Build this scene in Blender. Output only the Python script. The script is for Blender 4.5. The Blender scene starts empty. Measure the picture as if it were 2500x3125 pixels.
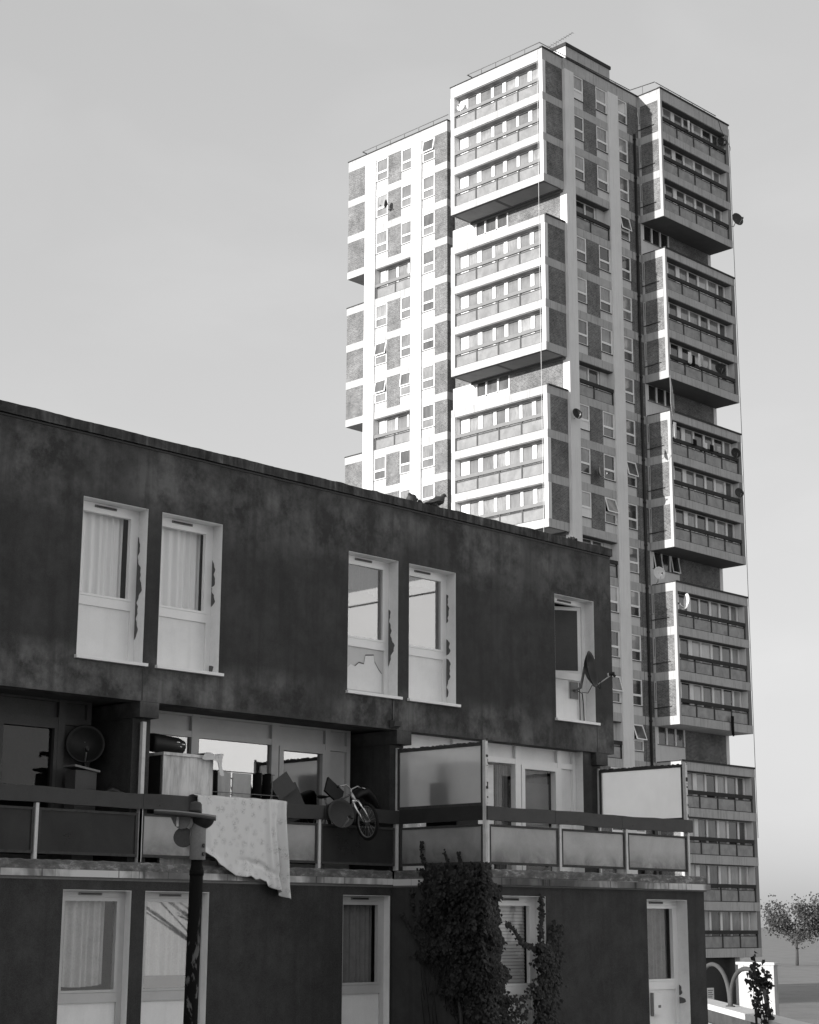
import bpy, bmesh, math, random
from mathutils import Vector, Matrix
random.seed(7)
R = math.radians
sc = bpy.context.scene
col = sc.collection
GZ = -4.4                      # ground level (camera eye is the origin)

# ------------------------------------------------------------------ materials
def new_mat(name):
    m = bpy.data.materials.new(name); m.use_nodes = True
    nt = m.node_tree; nt.nodes.clear()
    out = nt.nodes.new('ShaderNodeOutputMaterial')
    return m, nt, out
def N(nt, t, **kw):
    n = nt.nodes.new(t)
    for k, v in kw.items():
        if k.startswith('i_'): n.inputs[int(k[2:])].default_value = v
        else: setattr(n, k, v)
    return n
def g(v): return (v, v, v, 1.0)
def ramp(nt, fac, stops):
    r = N(nt, 'ShaderNodeValToRGB'); e = r.color_ramp.elements
    e[0].position, e[0].color = stops[0][0], g(stops[0][1])
    e[1].position, e[1].color = stops[-1][0], g(stops[-1][1])
    for p, v in stops[1:-1]:
        x = e.new(p); x.color = g(v)
    nt.links.new(fac, r.inputs[0]); return r.outputs[0]
def noise(nt, vec, scale, detail=6, rough=.6, dist=0):
    n = N(nt, 'ShaderNodeTexNoise'); n.inputs['Scale'].default_value = scale
    n.inputs['Detail'].default_value = detail; n.inputs['Roughness'].default_value = rough
    n.inputs['Distortion'].default_value = dist
    nt.links.new(vec, n.inputs['Vector']); return n.outputs['Fac']
def math_(nt, op, a, b=None, clamp=False):
    n = N(nt, 'ShaderNodeMath', operation=op, use_clamp=clamp)
    for i, x in enumerate((a, b)):
        if x is None: continue
        if isinstance(x, (int, float)): n.inputs[i].default_value = x
        else: nt.links.new(x, n.inputs[i])
    return n.outputs[0]
def mixc(nt, fac, a, b, mode='MIX'):
    n = N(nt, 'ShaderNodeMix', data_type='RGBA', blend_type=mode)
    for i, x in ((0, fac), (6, a), (7, b)):
        if isinstance(x, (int, float)): n.inputs[i].default_value = g(x) if i else x
        else: nt.links.new(x, n.inputs[i])
    return n.outputs[2]
def pos(nt, scale=(1, 1, 1)):
    tc = N(nt, 'ShaderNodeNewGeometry')
    mp = N(nt, 'ShaderNodeMapping'); mp.inputs['Scale'].default_value = scale
    nt.links.new(tc.outputs['Position'], mp.inputs[0]); return mp.outputs[0]
def principled(nt, out, color, rough=.7, spec=.3, bump=None, bstr=.3, bdist=.01, metal=0):
    b = N(nt, 'ShaderNodeBsdfPrincipled')
    if isinstance(color, (int, float)): b.inputs['Base Color'].default_value = g(color)
    else: nt.links.new(color, b.inputs['Base Color'])
    if isinstance(rough, (int, float)): b.inputs['Roughness'].default_value = rough
    else: nt.links.new(rough, b.inputs['Roughness'])
    b.inputs['Specular IOR Level'].default_value = spec; b.inputs['Metallic'].default_value = metal
    if bump is not None:
        bp = N(nt, 'ShaderNodeBump'); bp.inputs['Strength'].default_value = bstr; bp.inputs['Distance'].default_value = bdist
        nt.links.new(bump, bp.inputs['Height']); nt.links.new(bp.outputs[0], b.inputs['Normal'])
    nt.links.new(b.outputs[0], out.inputs[0]); return b
def worn(name, v, amp=.25, scale=1.5, rough=.75, spec=.25, fine=40, bstr=.25, metal=0, streak=0, fmix=None):
    """plain painted or cast surface with blotches, fine grain and optional rain streaks"""
    m, nt, out = new_mat(name); P = pos(nt)
    c = ramp(nt, noise(nt, P, scale, 7, .65), [(.28, v*(1-amp)), (.5, v), (.72, min(1, v*(1+amp*.6)))])
    f = noise(nt, P, fine, 3, .6)
    c = mixc(nt, fmix if fmix is not None else (.35 if v < .5 else .10), c, ramp(nt, f, [(.3, v*.72), (.7, min(1, v*1.2))]))
    if streak:
        s = noise(nt, pos(nt, (5, 5, .35)), 1.6, 5, .6)
        c = mixc(nt, ramp(nt, s, [(.5, 0), (.72, streak)]), c, v*.42)
    principled(nt, out, c, rough, spec, f, bstr, .006, metal); return m

M = {}
def build_materials():
    # --- dark render of the low block: blotched, pale bloom under the coping and on the skirt
    m, nt, out = new_mat('dark_render'); P = pos(nt)
    base = ramp(nt, noise(nt, P, 1.1, 12, .72, 0), [(.3, .027), (.5, .039), (.68, .056)])
    mid = ramp(nt, noise(nt, P, 4.5, 6, .7), [(.35, .75), (.65, 1.2)])
    base = mixc(nt, 1.0, base, mid, 'MULTIPLY')
    sx = N(nt, 'ShaderNodeSeparateXYZ'); nt.links.new(P, sx.inputs[0]); Z = sx.outputs[2]
    def band(lo, hi, soft):
        a = N(nt, 'ShaderNodeMapRange'); a.inputs[1].default_value = lo-soft; a.inputs[2].default_value = lo
        nt.links.new(Z, a.inputs[0])
        b = N(nt, 'ShaderNodeMapRange'); b.inputs[1].default_value = hi+soft; b.inputs[2].default_value = hi
        nt.links.new(Z, b.inputs[0])
        return math_(nt, 'MULTIPLY', a.outputs[0], b.outputs[0])
    blot = math_(nt, 'MULTIPLY', ramp(nt, noise(nt, pos(nt, (1, 1, .9)), 2.3, 12, .70, 0), [(.39, 0), (.62, 1)]), ramp(nt, noise(nt, P, .8, 3, .5), [(.34, .25), (.56, 1)]))
    bloom = math_(nt, 'MULTIPLY', blot, math_(nt, 'ADD', band(2.85, 3.12, .3), math_(nt, 'ADD', math_(nt, 'MULTIPLY', band(5.45, 5.85, .6), .65), .14), True))
    base = mixc(nt, bloom, base, .25)
    run = ramp(nt, noise(nt, pos(nt, (9, 9, .35)), 1.3, 8, .7), [(.55, 0), (.74, 1)])
    base = mixc(nt, math_(nt, 'MULTIPLY', run, .38), base, .085)
    drip = ramp(nt, noise(nt, pos(nt, (4, 4, .22)), 1.9, 4, .5), [(.5, 0), (.7, .5)])
    base = mixc(nt, drip, base, .024)
    fine = noise(nt, P, 90, 2, .6)
    base = mixc(nt, .4, base, ramp(nt, fine, [(.3, .022), (.7, .085)]))
    principled(nt, out, base, .85, .2, fine, .35, .004); M['render'] = m
    # --- brick of the tower
    m, nt, out = new_mat('brown_brick')
    gm = N(nt, 'ShaderNodeNewGeometry'); sx = N(nt, 'ShaderNodeSeparateXYZ'); nt.links.new(gm.outputs['Position'], sx.inputs[0])
    cx = N(nt, 'ShaderNodeCombineXYZ'); nt.links.new(math_(nt, 'ADD', sx.outputs[0], sx.outputs[1]), cx.inputs[0]); nt.links.new(sx.outputs[2], cx.inputs[1])
    bt = N(nt, 'ShaderNodeTexBrick'); nt.links.new(cx.outputs[0], bt.inputs['Vector'])
    bt.inputs['Color1'].default_value = g(.115); bt.inputs['Color2'].default_value = g(.18); bt.inputs['Mortar'].default_value = g(.27)
    bt.inputs['Scale'].default_value = 1; bt.inputs['Mortar Size'].default_value = .010; bt.inputs['Brick Width'].default_value = .23; bt.inputs['Row Height'].default_value = .077
    bt.inputs['Bias'].default_value = -.2
    n1 = noise(nt, gm.outputs['Position'], .8, 7, .65)
    c = mixc(nt, 1.0, bt.outputs[0], ramp(nt, n1, [(.3, .6), (.7, 1.25)]), 'MULTIPLY')
    mott = noise(nt, gm.outputs['Position'], 9, 3, .7)
    c = mixc(nt, .5, c, mixc(nt, 1.0, c, ramp(nt, mott, [(.3, .45), (.7, 1.7)]), 'MULTIPLY'))
    principled(nt, out, c, .9, .15, bt.outputs[1], .4, .01); M['brick'] = m
    M['concrete'] = worn('weathered_concrete', .45, .22, .7, .85, .2, 30, streak=.6)
    M['pillar'] = worn('painted_concrete', .74, .10, .5, .8, .2, 25, streak=.2)
    M['white'] = worn('white_plastic', .86, .05, 2, .4, .4, 60, .05)
    M['panelwhite'] = worn('white_board', .84, .09, 2.2, .5, .3, 50, .08, streak=.12)
    M['spandrel'] = worn('white_spandrel', .60, .10, 1.2, .6, .3, 40, .08, streak=.2)
    M['reveal'] = worn('painted_reveal', .82, .09, 4, .7, .2, 30, .2)
    M['bare'] = worn('bare_render', .13, .3, 12, .9, .1, 60)
    M['black'] = worn('black_metal', .018, .3, 6, .45, .4, 60)
    M['jet_black'] = worn('black_plastic', .012, .3, 6, .5, .4, 60)
    M['darkwood'] = worn('dark_stained_wood', .035, .35, 3, .75, .25, 70)
    M['railpaint'] = worn('dark_rail_paint', .05, .3, 5, .6, .3, 70)
    M['grey'] = worn('grey_paint', .20, .15, 3, .6, .3, 50)
    M['midgrey'] = worn('grey_board', .085, .15, 4, .7, .2, 50)
    M['frame_dark'] = worn('rusty_dark_frame', .06, .5, 14, .8, .2, 60)
    M['frame_grey'] = worn('grey_window_frame', .52, .1, 3, .5, .3, 50, .08)
    M['post'] = worn('pale_post', .62, .18, 9, .6, .3, 60)
    M['alu'] = worn('aluminium', .5, .12, 8, .35, .5, 60, metal=.7)
    M['soffit'] = worn('soffit_concrete', .22, .2, 1.3, .9, .1, 25)
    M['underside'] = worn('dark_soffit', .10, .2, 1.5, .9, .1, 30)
    M['coping'] = None
    M['felt'] = worn('roof_felt', .055, .35, 2, .9, .15, 30)
    M['ground'] = worn('paved_ground', .26, .3, .4, .9, .15, 8)
    M['ledge'] = worn('pale_stone', .60, .15, 1.2, .8, .2, 20)
    M['rubblewall'] = worn('rough_wall', .075, .45, 1.4, .9, .15, 12)
    M['leaf'] = worn('leaf', .019, .7, 9, .5, .3, 40)
    M['bark'] = worn('bark', .07, .35, 8, .9, .1, 30)
    M['treeleaf'] = worn('tree_leaf', .065, .5, 1.2, .6, .3, 20)
    M['cloth_black'] = worn('black_cloth', .012, .3, 15, .95, .1, 90)
    M['cloth_grey'] = worn('grey_towel', .45, .12, 10, .95, .1, 120)
    M['cloth_white'] = worn('white_cloth', .72, .08, 8, .95, .1, 100)
    M['dish_dark'] = worn('dark_dish', .018, .3, 5, .5, .3, 60, .05)
    M['dish_grey'] = worn('grey_dish', .06, .15, 5, .6, .2, 60, .05)
    M['dish_white'] = worn('white_dish', .7, .06, 5, .4, .4, 60, .05)
    M['rubber'] = worn('tyre_rubber', .012, .2, 8, .8, .2, 50)
    M['chrome'] = worn('bright_metal', .7, .1, 8, .2, .6, 60, .02, metal=1)
    M['feather'] = worn('pigeon_feather', .045, .45, 14, .7, .3, 60)
    M['whitewall'] = worn('white_render_wall', .80, .05, .5, .8, .2, 20)
    M['letter'] = worn('pale_lettering', .35, .05, 5, .6, .3, 50, .02)
    # coping: dull metal edge with moss and stains
    m, nt, out = new_mat('stained_coping'); P = pos(nt)
    c = ramp(nt, noise(nt, pos(nt, (1.6, 1, 1)), 2.4, 9, .72, .5), [(.34, .028), (.5, .075), (.62, .12), (.72, .20)])
    s = ramp(nt, noise(nt, pos(nt, (9, 9, .5)), 1.5, 5, .6), [(.45, .55), (.65, 1.15)])
    c = mixc(nt, 1.0, c, s, 'MULTIPLY'); f = noise(nt, P, 60, 3)
    principled(nt, out, c, .85, .2, f, .4, .006); M['coping'] = m
    # slab edge: flaking white paint on grey
    m, nt, out = new_mat('flaking_slab_edge'); P = pos(nt)
    k = noise(nt, pos(nt, (1.2, 1.2, 2.6)), 4.2, 9, .72, .1)
    c = ramp(nt, k, [(.40, .10), (.54, .17), (.64, .38), (.78, .5)])
    f = noise(nt, P, 50, 3); principled(nt, out, c, .85, .2, f, .4, .008); M['slabcurb'] = m
    m, nt, out = new_mat('painted_drip_edge'); P = pos(nt)
    k = noise(nt, pos(nt, (.35, .35, .2)), 2.6, 5, .6, .3)
    c = ramp(nt, k, [(.36, .09), (.5, .22), (.6, .66)])
    j = ramp(nt, noise(nt, pos(nt, (7, 7, .1)), 2.2, 2, .5), [(.60, 1), (.66, .45)])
    c = mixc(nt, 1.0, c, j, 'MULTIPLY'); f = noise(nt, P, 50, 3); principled(nt, out, c, .8, .2, f, .3, .006); M['drip'] = m
    # stained white board (cabinet side)
    m, nt, out = new_mat('stained_white_board'); P = pos(nt)
    k = noise(nt, pos(nt, (7, 7, 1.1)), 1.6, 7, .65, .5)
    c = ramp(nt, k, [(.32, .36), (.5, .58), (.62, .72)]); f = noise(nt, P, 40, 3)
    principled(nt, out, c, .6, .3, f, .2, .004); M['stained'] = m
    # printed sheet: faint sprigs
    m, nt, out = new_mat('sprigged_cloth'); P = pos(nt)
    v = N(nt, 'ShaderNodeTexVoronoi'); v.inputs['Scale'].default_value = 8.5; nt.links.new(P, v.inputs['Vector'])
    w = noise(nt, P, 55, 4, .7)
    sp = math_(nt, 'MULTIPLY', ramp(nt, v.outputs['Distance'], [(.15, 1), (.5, 0)]), ramp(nt, w, [(.44, 0), (.6, 1)]))
    c = mixc(nt, math_(nt, 'MULTIPLY', sp, .6), .76, .22)
    f = noise(nt, P, 140, 2)
    principled(nt, out, c, .95, .1, f, .3, .003); M['sheet'] = m
    # flaking lamp post paint
    m, nt, out = new_mat('flaking_black_paint'); P = pos(nt)
    k = noise(nt, pos(nt, (1, 1, .45)), 9, 5, .6, .4)
    sx = N(nt, 'ShaderNodeSeparateXYZ'); nt.links.new(P, sx.inputs[0])
    mr = N(nt, 'ShaderNodeMapRange'); mr.inputs[1].default_value = .2; mr.inputs[2].default_value = -.3; nt.links.new(sx.outputs[2], mr.inputs[0])
    k2 = math_(nt, 'MULTIPLY', ramp(nt, k, [(.56, 0), (.60, 1)]), mr.outputs[0])
    c = mixc(nt, k2, .007, .12); f = noise(nt, P, 70, 3)
    principled(nt, out, c, .75, .1, f, .3, .004); M['pole'] = m
    # clear glass with sky reflection
    def glass(name, tint, base):
        m, nt, out = new_mat(name)
        t = N(nt, 'ShaderNodeBsdfTransparent'); t.inputs[0].default_value = g(tint)
        gl = N(nt, 'ShaderNodeBsdfGlossy'); gl.inputs['Roughness'].default_value = .015
        gl.inputs[0].default_value = g(1)
        mx = N(nt, 'ShaderNodeMixShader', i_0=base); nt.links.new(t.outputs[0], mx.inputs[1]); nt.links.new(gl.outputs[0], mx.inputs[2])
        nt.links.new(mx.outputs[0], out.inputs[0]); M[name] = m
    glass('window_glass', .98, .03); glass('dull_glass', .5, .02); glass('mirror_glass', .5, .30)
    glass('coated_glass', .6, .24)
    glass('half_coated_glass', .85, .10)
    # obscured glass of screens and balcony panels
    def frosted(name, v, trans, clear, blot):
        m, nt, out = new_mat(name); P = pos(nt)
        k = noise(nt, pos(nt, (1, 1, .8)), 1.7, 6, .6, .4)
        c = ramp(nt, k, [(.3, v*(1-blot)), (.7, min(1, v*(1+blot*.4)))])
        f = noise(nt, P, 60, 3); c = mixc(nt, .2, c, ramp(nt, f, [(.3, v*.6), (.7, v)]))
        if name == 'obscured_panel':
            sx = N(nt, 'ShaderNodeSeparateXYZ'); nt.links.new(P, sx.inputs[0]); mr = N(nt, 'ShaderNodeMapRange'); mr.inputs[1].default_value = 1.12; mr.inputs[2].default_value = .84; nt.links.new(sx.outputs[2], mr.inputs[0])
            gr_ = math_(nt, 'MULTIPLY', mr.outputs[0], ramp(nt, noise(nt, P, 3.2, 6, .65, .5), [(.35, .15), (.65, .8)])); c = mixc(nt, gr_, c, .12)  # darker foot: dirt, plus a backlight gradient painted into the colour
        d = N(nt, 'ShaderNodeBsdfDiffuse'); nt.links.new(c, d.inputs[0])
        tr = N(nt, 'ShaderNodeBsdfTranslucent'); nt.links.new(c, tr.inputs[0])
        m1 = N(nt, 'ShaderNodeMixShader', i_0=trans); nt.links.new(d.outputs[0], m1.inputs[1]); nt.links.new(tr.outputs[0], m1.inputs[2])
        t = N(nt, 'ShaderNodeBsdfTransparent'); t.inputs[0].default_value = g(.85)
        m2 = N(nt, 'ShaderNodeMixShader', i_0=clear); nt.links.new(m1.outputs[0], m2.inputs[1]); nt.links.new(t.outputs[0], m2.inputs[2])
        gl = N(nt, 'ShaderNodeBsdfGlossy'); gl.inputs['Roughness'].default_value = .12
        fr = N(nt, 'ShaderNodeFresnel'); fr.inputs[0].default_value = 1.45
        m3 = N(nt, 'ShaderNodeMixShader'); nt.links.new(math_(nt, 'MULTIPLY', fr.outputs[0], .7 if v > .2 else .12), m3.inputs[0])
        nt.links.new(m2.outputs[0], m3.inputs[1]); nt.links.new(gl.outputs[0], m3.inputs[2])
        nt.links.new(m3.outputs[0], out.inputs[0]); M[name] = m
    m, nt, out = new_mat('frosted_screen'); P = pos(nt)
    k = noise(nt, pos(nt, (1, 1, .8)), 1.7, 6, .6, .4); c = ramp(nt, k, [(.3, .8), (.7, .92)])
    rf_ = N(nt, 'ShaderNodeBsdfRefraction'); rf_.inputs['Roughness'].default_value = .42; rf_.inputs['IOR'].default_value = 1.25; nt.links.new(c, rf_.inputs[0])
    tr = N(nt, 'ShaderNodeBsdfTranslucent'); nt.links.new(c, tr.inputs[0]); d = N(nt, 'ShaderNodeBsdfDiffuse'); d.inputs[0].default_value = g(.7)
    m1 = N(nt, 'ShaderNodeMixShader', i_0=.5); nt.links.new(rf_.outputs[0], m1.inputs[1]); nt.links.new(tr.outputs[0], m1.inputs[2])
    m2 = N(nt, 'ShaderNodeMixShader', i_0=.22); nt.links.new(m1.outputs[0], m2.inputs[1]); nt.links.new(d.outputs[0], m2.inputs[2]); nt.links.new(m2.outputs[0], out.inputs[0]); M['frosted_screen'] = m
    frosted('obscured_panel', .66, .5, .06, .3); frosted('wired_lit', .50, .3, .32, .3)  # the wired glass here is a copy toned for the sunlit side
    frosted('dark_panel', .07, .3, .15, .4)  # coloured dark to stand for the unlit space behind the panes
    frosted('wired_panel', .62, .4, .32, .4)
    # tower panes: glossy sheets over curtains of several tones
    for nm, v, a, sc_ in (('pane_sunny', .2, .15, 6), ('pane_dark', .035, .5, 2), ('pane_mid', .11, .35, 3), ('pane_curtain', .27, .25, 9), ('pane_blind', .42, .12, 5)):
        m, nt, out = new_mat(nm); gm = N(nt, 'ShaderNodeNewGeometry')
        k = noise(nt, pos(nt, (1, 1, .25)), sc_, 4, .6)
        c = ramp(nt, k, [(.3, v*(1-a)), (.7, v*(1+a*.7))])
        lo = noise(nt, pos(nt, (.6, .6, .6)), .9, 2, .5)
        c = mixc(nt, 1.0, c, ramp(nt, lo, [(.3, .6), (.7, 1.3)]), 'MULTIPLY')
        b = principled(nt, out, c, .12, .8); b.inputs['Coat Weight'].default_value = .6; b.inputs['Coat Roughness'].default_value = .02
        M[nm] = m
    # net curtain
    m, nt, out = new_mat('net_curtain'); P = pos(nt)
    k = noise(nt, pos(nt, (14, 14, .4)), 1.2, 4, .6); c = ramp(nt, k, [(.3, .88), (.7, .98)])
    d = N(nt, 'ShaderNodeBsdfDiffuse'); nt.links.new(c, d.inputs[0]); tr = N(nt, 'ShaderNodeBsdfTranslucent'); nt.links.new(c, tr.inputs[0])
    m1 = N(nt, 'ShaderNodeMixShader', i_0=.08); nt.links.new(d.outputs[0], m1.inputs[1]); nt.links.new(tr.outputs[0], m1.inputs[2])
    nt.links.new(m1.outputs[0], out.inputs[0]); M['net'] = m
    M['net_dim'] = worn('dimmed_net_curtain', .42, .2, 8, .95, .1, 50)  # net curtain darkened to imitate dimmer light at the ground storey
    M['panelgrey'] = worn('aged_board', .58, .10, 2.2, .5, .3, 50, .08)
    M['room'] = worn('dim_room', .05, .2, 1, .9, .1, 20)
    M['drape'] = worn('grey_drape', .20, .3, 7, .95, .1, 60)
    M['blind'] = worn('pale_blind', .55, .06, 3, .7, .2, 40)
build_materials()

# ------------------------------------------------------------------ mesh builder
class MB:
    """collects boxes, prisms, tubes and lathes into ONE mesh object"""
    def __init__(s): s.v = []; s.f = []; s.mi = []; s.mats = []; s.smooth = []
    def m(s, mat):
        if mat not in s.mats: s.mats.append(mat)
        return s.mats.index(mat)
    def face(s, pts, mat, smooth=False):
        b = len(s.v); s.v += [tuple(p) for p in pts]; s.f.append(tuple(range(b, b+len(pts)))); s.mi.append(s.m(mat)); s.smooth.append(smooth)
    def hexa(s, p, mat):
        b = len(s.v); s.v += [tuple(q) for q in p]; k = s.m(mat)
        for q in ((0, 3, 2, 1), (4, 5, 6, 7), (0, 1, 5, 4), (1, 2, 6, 5), (2, 3, 7, 6), (3, 0, 4, 7)):
            s.f.append(tuple(b+i for i in q)); s.mi.append(k); s.smooth.append(False)
    def box(s, x0, x1, y0, y1, z0, z1, mat):
        s.hexa([(x0, y0, z0), (x1, y0, z0), (x1, y1, z0), (x0, y1, z0), (x0, y0, z1), (x1, y0, z1), (x1, y1, z1), (x0, y1, z1)], mat)
    def grid(s, rows, mat, closed=False, smooth=True):
        n = len(rows[0]); b = len(s.v); k = s.m(mat)
        for r in rows: s.v += [tuple(p) for p in r]
        for i in range(len(rows)-1):
            for j in range(n if closed else n-1):
                j2 = (j+1) % n
                s.f.append((b+i*n+j, b+i*n+j2, b+(i+1)*n+j2, b+(i+1)*n+j)); s.mi.append(k); s.smooth.append(smooth)
    def tube(s, pts, rad, mat, seg=8, cap=True, flat=1.0):
        pts = [Vector(p) for p in pts]; rows = []
        if isinstance(rad, (int, float)): rad = [rad]*len(pts)
        up = None
        for i, p in enumerate(pts):
            t = (pts[min(i+1, len(pts)-1)]-pts[max(i-1, 0)])
            t = t.normalized() if t.length > 1e-9 else Vector((0, 0, 1))
            if up is None:
                up = Vector((0, 0, 1)) if abs(t.z) < .9 else Vector((1, 0, 0))
            a = t.cross(up).normalized(); u = a.cross(t).normalized(); up = u
            rows.append([p+a*rad[i]*math.cos(2*math.pi*j/seg)+u*rad[i]*flat*math.sin(2*math.pi*j/seg) for j in range(seg)])
        s.grid(rows, mat, True)
        if cap: s.face(rows[0], mat); s.face(rows[-1][::-1], mat)
    def build(s, name, parent=None, base=None):
        me = bpy.data.meshes.new(name)
        o = Vector(base) if base is not None else Vector((0, 0, 0))
        if parent is not None and base is None: o = parent.matrix_world.translation if parent.get('_o') is None else Vector(parent['_o'])
        me.from_pydata([tuple(Vector(p)-o) for p in s.v], [], s.f)
        for mt in s.mats: me.materials.append(M[mt])
        me.polygons.foreach_set('material_index', s.mi); me.polygons.foreach_set('use_smooth', s.smooth)
        bm = bmesh.new(); bm.from_mesh(me); bmesh.ops.remove_doubles(bm, verts=bm.verts, dist=1e-5) if len(s.v) < 40000 and any(s.smooth) else None
        bmesh.ops.recalc_face_normals(bm, faces=bm.faces); bm.to_mesh(me); bm.free()
        ob = bpy.data.objects.new(name, me); col.objects.link(ob)
        if parent is not None: ob.parent = parent
        elif base is not None: ob.location = base
        ob['_o'] = tuple(o)
        return ob
def thing(name, label, cat, loc, group=None):
    o = bpy.data.objects.new(name, None); col.objects.link(o); o.location = loc
    o['label'] = label; o['category'] = cat; o['_o'] = tuple(loc)
    if group: o['group'] = group
    o.empty_display_size = .3
    return o
def tag(o, label, cat, group=None):
    o['label'] = label; o['category'] = cat
    if group: o['group'] = group
    return o
def struct(o): o['kind'] = 'structure'; return o

# face frames: 'R' looks towards -Y (u = x, d = y), 'L' looks towards -X (u = y, d = x)
def fb(mb, face, u0, u1, d0, d1, z0, z1, mat):
    if face == 'R': mb.box(u0, u1, d0, d1, z0, z1, mat)
    else: mb.box(d0, d1, u0, u1, z0, z1, mat)
def fp(face, u, d, z): return (u, d, z) if face == 'R' else (d, u, z)

# ------------------------------------------------------------------ camera
yaw, pitch, roll, fpx = .78215, .233014, .0041653, 5291.2
c, s_ = math.cos(pitch), math.sin(pitch)
right = Vector((math.sin(yaw), -math.cos(yaw), 0)); fwd_h = Vector((math.cos(yaw), math.sin(yaw), 0)); up = Vector((0, 0, 1))
fw = fwd_h*c+up*s_; u1 = -fwd_h*s_+up*c
r2 = right*math.cos(roll)+u1*math.sin(roll); u2 = -right*math.sin(roll)+u1*math.cos(roll)
cam = bpy.data.cameras.new('camera'); camo = bpy.data.objects.new('camera', cam); col.objects.link(camo)
camo.matrix_world = Matrix(((r2.x, u2.x, -fw.x, 0), (r2.y, u2.y, -fw.y, 0), (r2.z, u2.z, -fw.z, 0), (0, 0, 0, 1)))
cam.sensor_fit = 'VERTICAL'; cam.sensor_height = 24; cam.lens = 24*fpx/3125; cam.clip_end = 6000; cam.clip_start = .1
sc.camera = camo

# ------------------------------------------------------------------ light
sun_dir = Vector((1, -.1334, -.178)).normalized()
elev = math.asin(-sun_dir.z); az = math.atan2(-sun_dir.x, -sun_dir.y)        # azimuth from +Y towards +X
sl = bpy.data.lights.new('sun', 'SUN'); sl.energy = 1.7; sl.angle = R(.5); sl.color = (1, .985, .97)
so = bpy.data.objects.new('sun', sl); col.objects.link(so); so.rotation_euler = sun_dir.to_track_quat('-Z', 'Y').to_euler()
w = bpy.data.worlds.new('World'); sc.world = w; w.use_nodes = True
nt = w.node_tree; nt.nodes.clear()
sky = nt.nodes.new('ShaderNodeTexSky'); sky.sky_type = 'NISHITA'; sky.sun_disc = False
sky.sun_elevation = elev; sky.sun_rotation = az; sky.air_density = 1.0; sky.dust_density = 2.2; sky.ozone_density = 1.0
bw = nt.nodes.new('ShaderNodeRGBToBW'); bg = nt.nodes.new('ShaderNodeBackground'); wo = nt.nodes.new('ShaderNodeOutputWorld')
nt.links.new(sky.outputs[0], bw.inputs[0])
tc = nt.nodes.new('ShaderNodeTexCoord'); mp = nt.nodes.new('ShaderNodeMapping'); mp.inputs['Scale'].default_value = (2.2, 5.5, 9)
mp.inputs['Rotation'].default_value = (R(18), 0, R(20)); nt.links.new(tc.outputs['Generated'], mp.inputs[0])
cn = nt.nodes.new('ShaderNodeTexNoise'); cn.inputs['Scale'].default_value = 1.6; cn.inputs['Detail'].default_value = 7; cn.inputs['Distortion'].default_value = .5
nt.links.new(mp.outputs[0], cn.inputs['Vector'])
cr = nt.nodes.new('ShaderNodeValToRGB'); cr.color_ramp.elements[0].position = .45; cr.color_ramp.elements[0].color = g(1.0)
cr.color_ramp.elements[1].position = .75; cr.color_ramp.elements[1].color = g(1.06); nt.links.new(cn.outputs['Fac'], cr.inputs[0])
ml = nt.nodes.new('ShaderNodeMath'); ml.operation = 'MULTIPLY'; pw_ = nt.nodes.new('ShaderNodeMath'); pw_.operation = 'POWER'; pw_.inputs[1].default_value = .33; nt.links.new(bw.outputs[0], pw_.inputs[0]); nt.links.new(pw_.outputs[0], ml.inputs[0]); nt.links.new(cr.outputs[0], ml.inputs[1])
nt.links.new(ml.outputs[0], bg.inputs[0]); bg.inputs[1].default_value = .126
nt.links.new(bg.outputs[0], wo.inputs[0])
sc.view_settings.view_transform = 'Standard'; sc.view_settings.look = 'None'; sc.view_settings.exposure = 2.0; sc.view_settings.gamma = 1
try: sc.cycles.use_denoising = True
except Exception: pass
sc.cycles.max_bounces = 8; sc.cycles.transparent_max_bounces = 16; sc.cycles.sample_clamp_indirect = 8

# ------------------------------------------------------------------ ground
mb = MB(); mb.face([(-1500, -1500, GZ), (2500, -1500, GZ), (2500, 2500, GZ), (-1500, 2500, GZ)], 'ground')
struct(mb.build('ground'))

exec_parts = []
# ================================================================== LOW BLOCK
low = thing('maisonette_block', 'dark rendered flat-roofed maisonette block with white windows and recessed balconies', 'building', (18, 18, GZ))
XL, XR = -12.0, 22.97
P = 4.62                                                          # width of one dwelling
def wall_grid(mb, u0, u1, z0, z1, d0, d1, holes, mat):
    """front and back sheet with openings, plus reveals and outer edges (face R)"""
    us = sorted({u0, u1, *[h[0] for h in holes], *[h[1] for h in holes]}); zs = sorted({z0, z1, *[h[2] for h in holes], *[h[3] for h in holes]})
    for i in range(len(us)-1):
        for j in range(len(zs)-1):
            a, b, p, q = us[i], us[i+1], zs[j], zs[j+1]; cu, cz = (a+b)/2, (p+q)/2
            if any(h[0] < cu < h[1] and h[2] < cz < h[3] for h in holes): continue
            mb.face([(a, d0, p), (b, d0, p), (b, d0, q), (a, d0, q)], mat); mb.face([(a, d1, q), (b, d1, q), (b, d1, p), (a, d1, p)], mat)
    for h in holes:
        a, b, p, q = h
        mb.face([(a, d0, p), (a, d1, p), (a, d1, q), (a, d0, q)], mat); mb.face([(b, d1, p), (b, d0, p), (b, d0, q), (b, d1, q)], mat)
        mb.face([(a, d0, q), (a, d1, q), (b, d1, q), (b, d0, q)], mat); mb.face([(a, d1, p), (a, d0, p), (b, d0, p), (b, d1, p)], mat)
    mb.face([(u0, d0, z0), (u0, d0, z1), (u0, d1, z1), (u0, d1, z0)], mat); mb.face([(u1, d1, z0), (u1, d1, z1), (u1, d0, z1), (u1, d0, z0)], mat)
    mb.face([(u0, d1, z0), (u1, d1, z0), (u1, d0, z0), (u0, d0, z0)], mat); mb.face([(u0, d0, z1), (u1, d0, z1), (u1, d1, z1), (u0, d1, z1)], mat)

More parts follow.
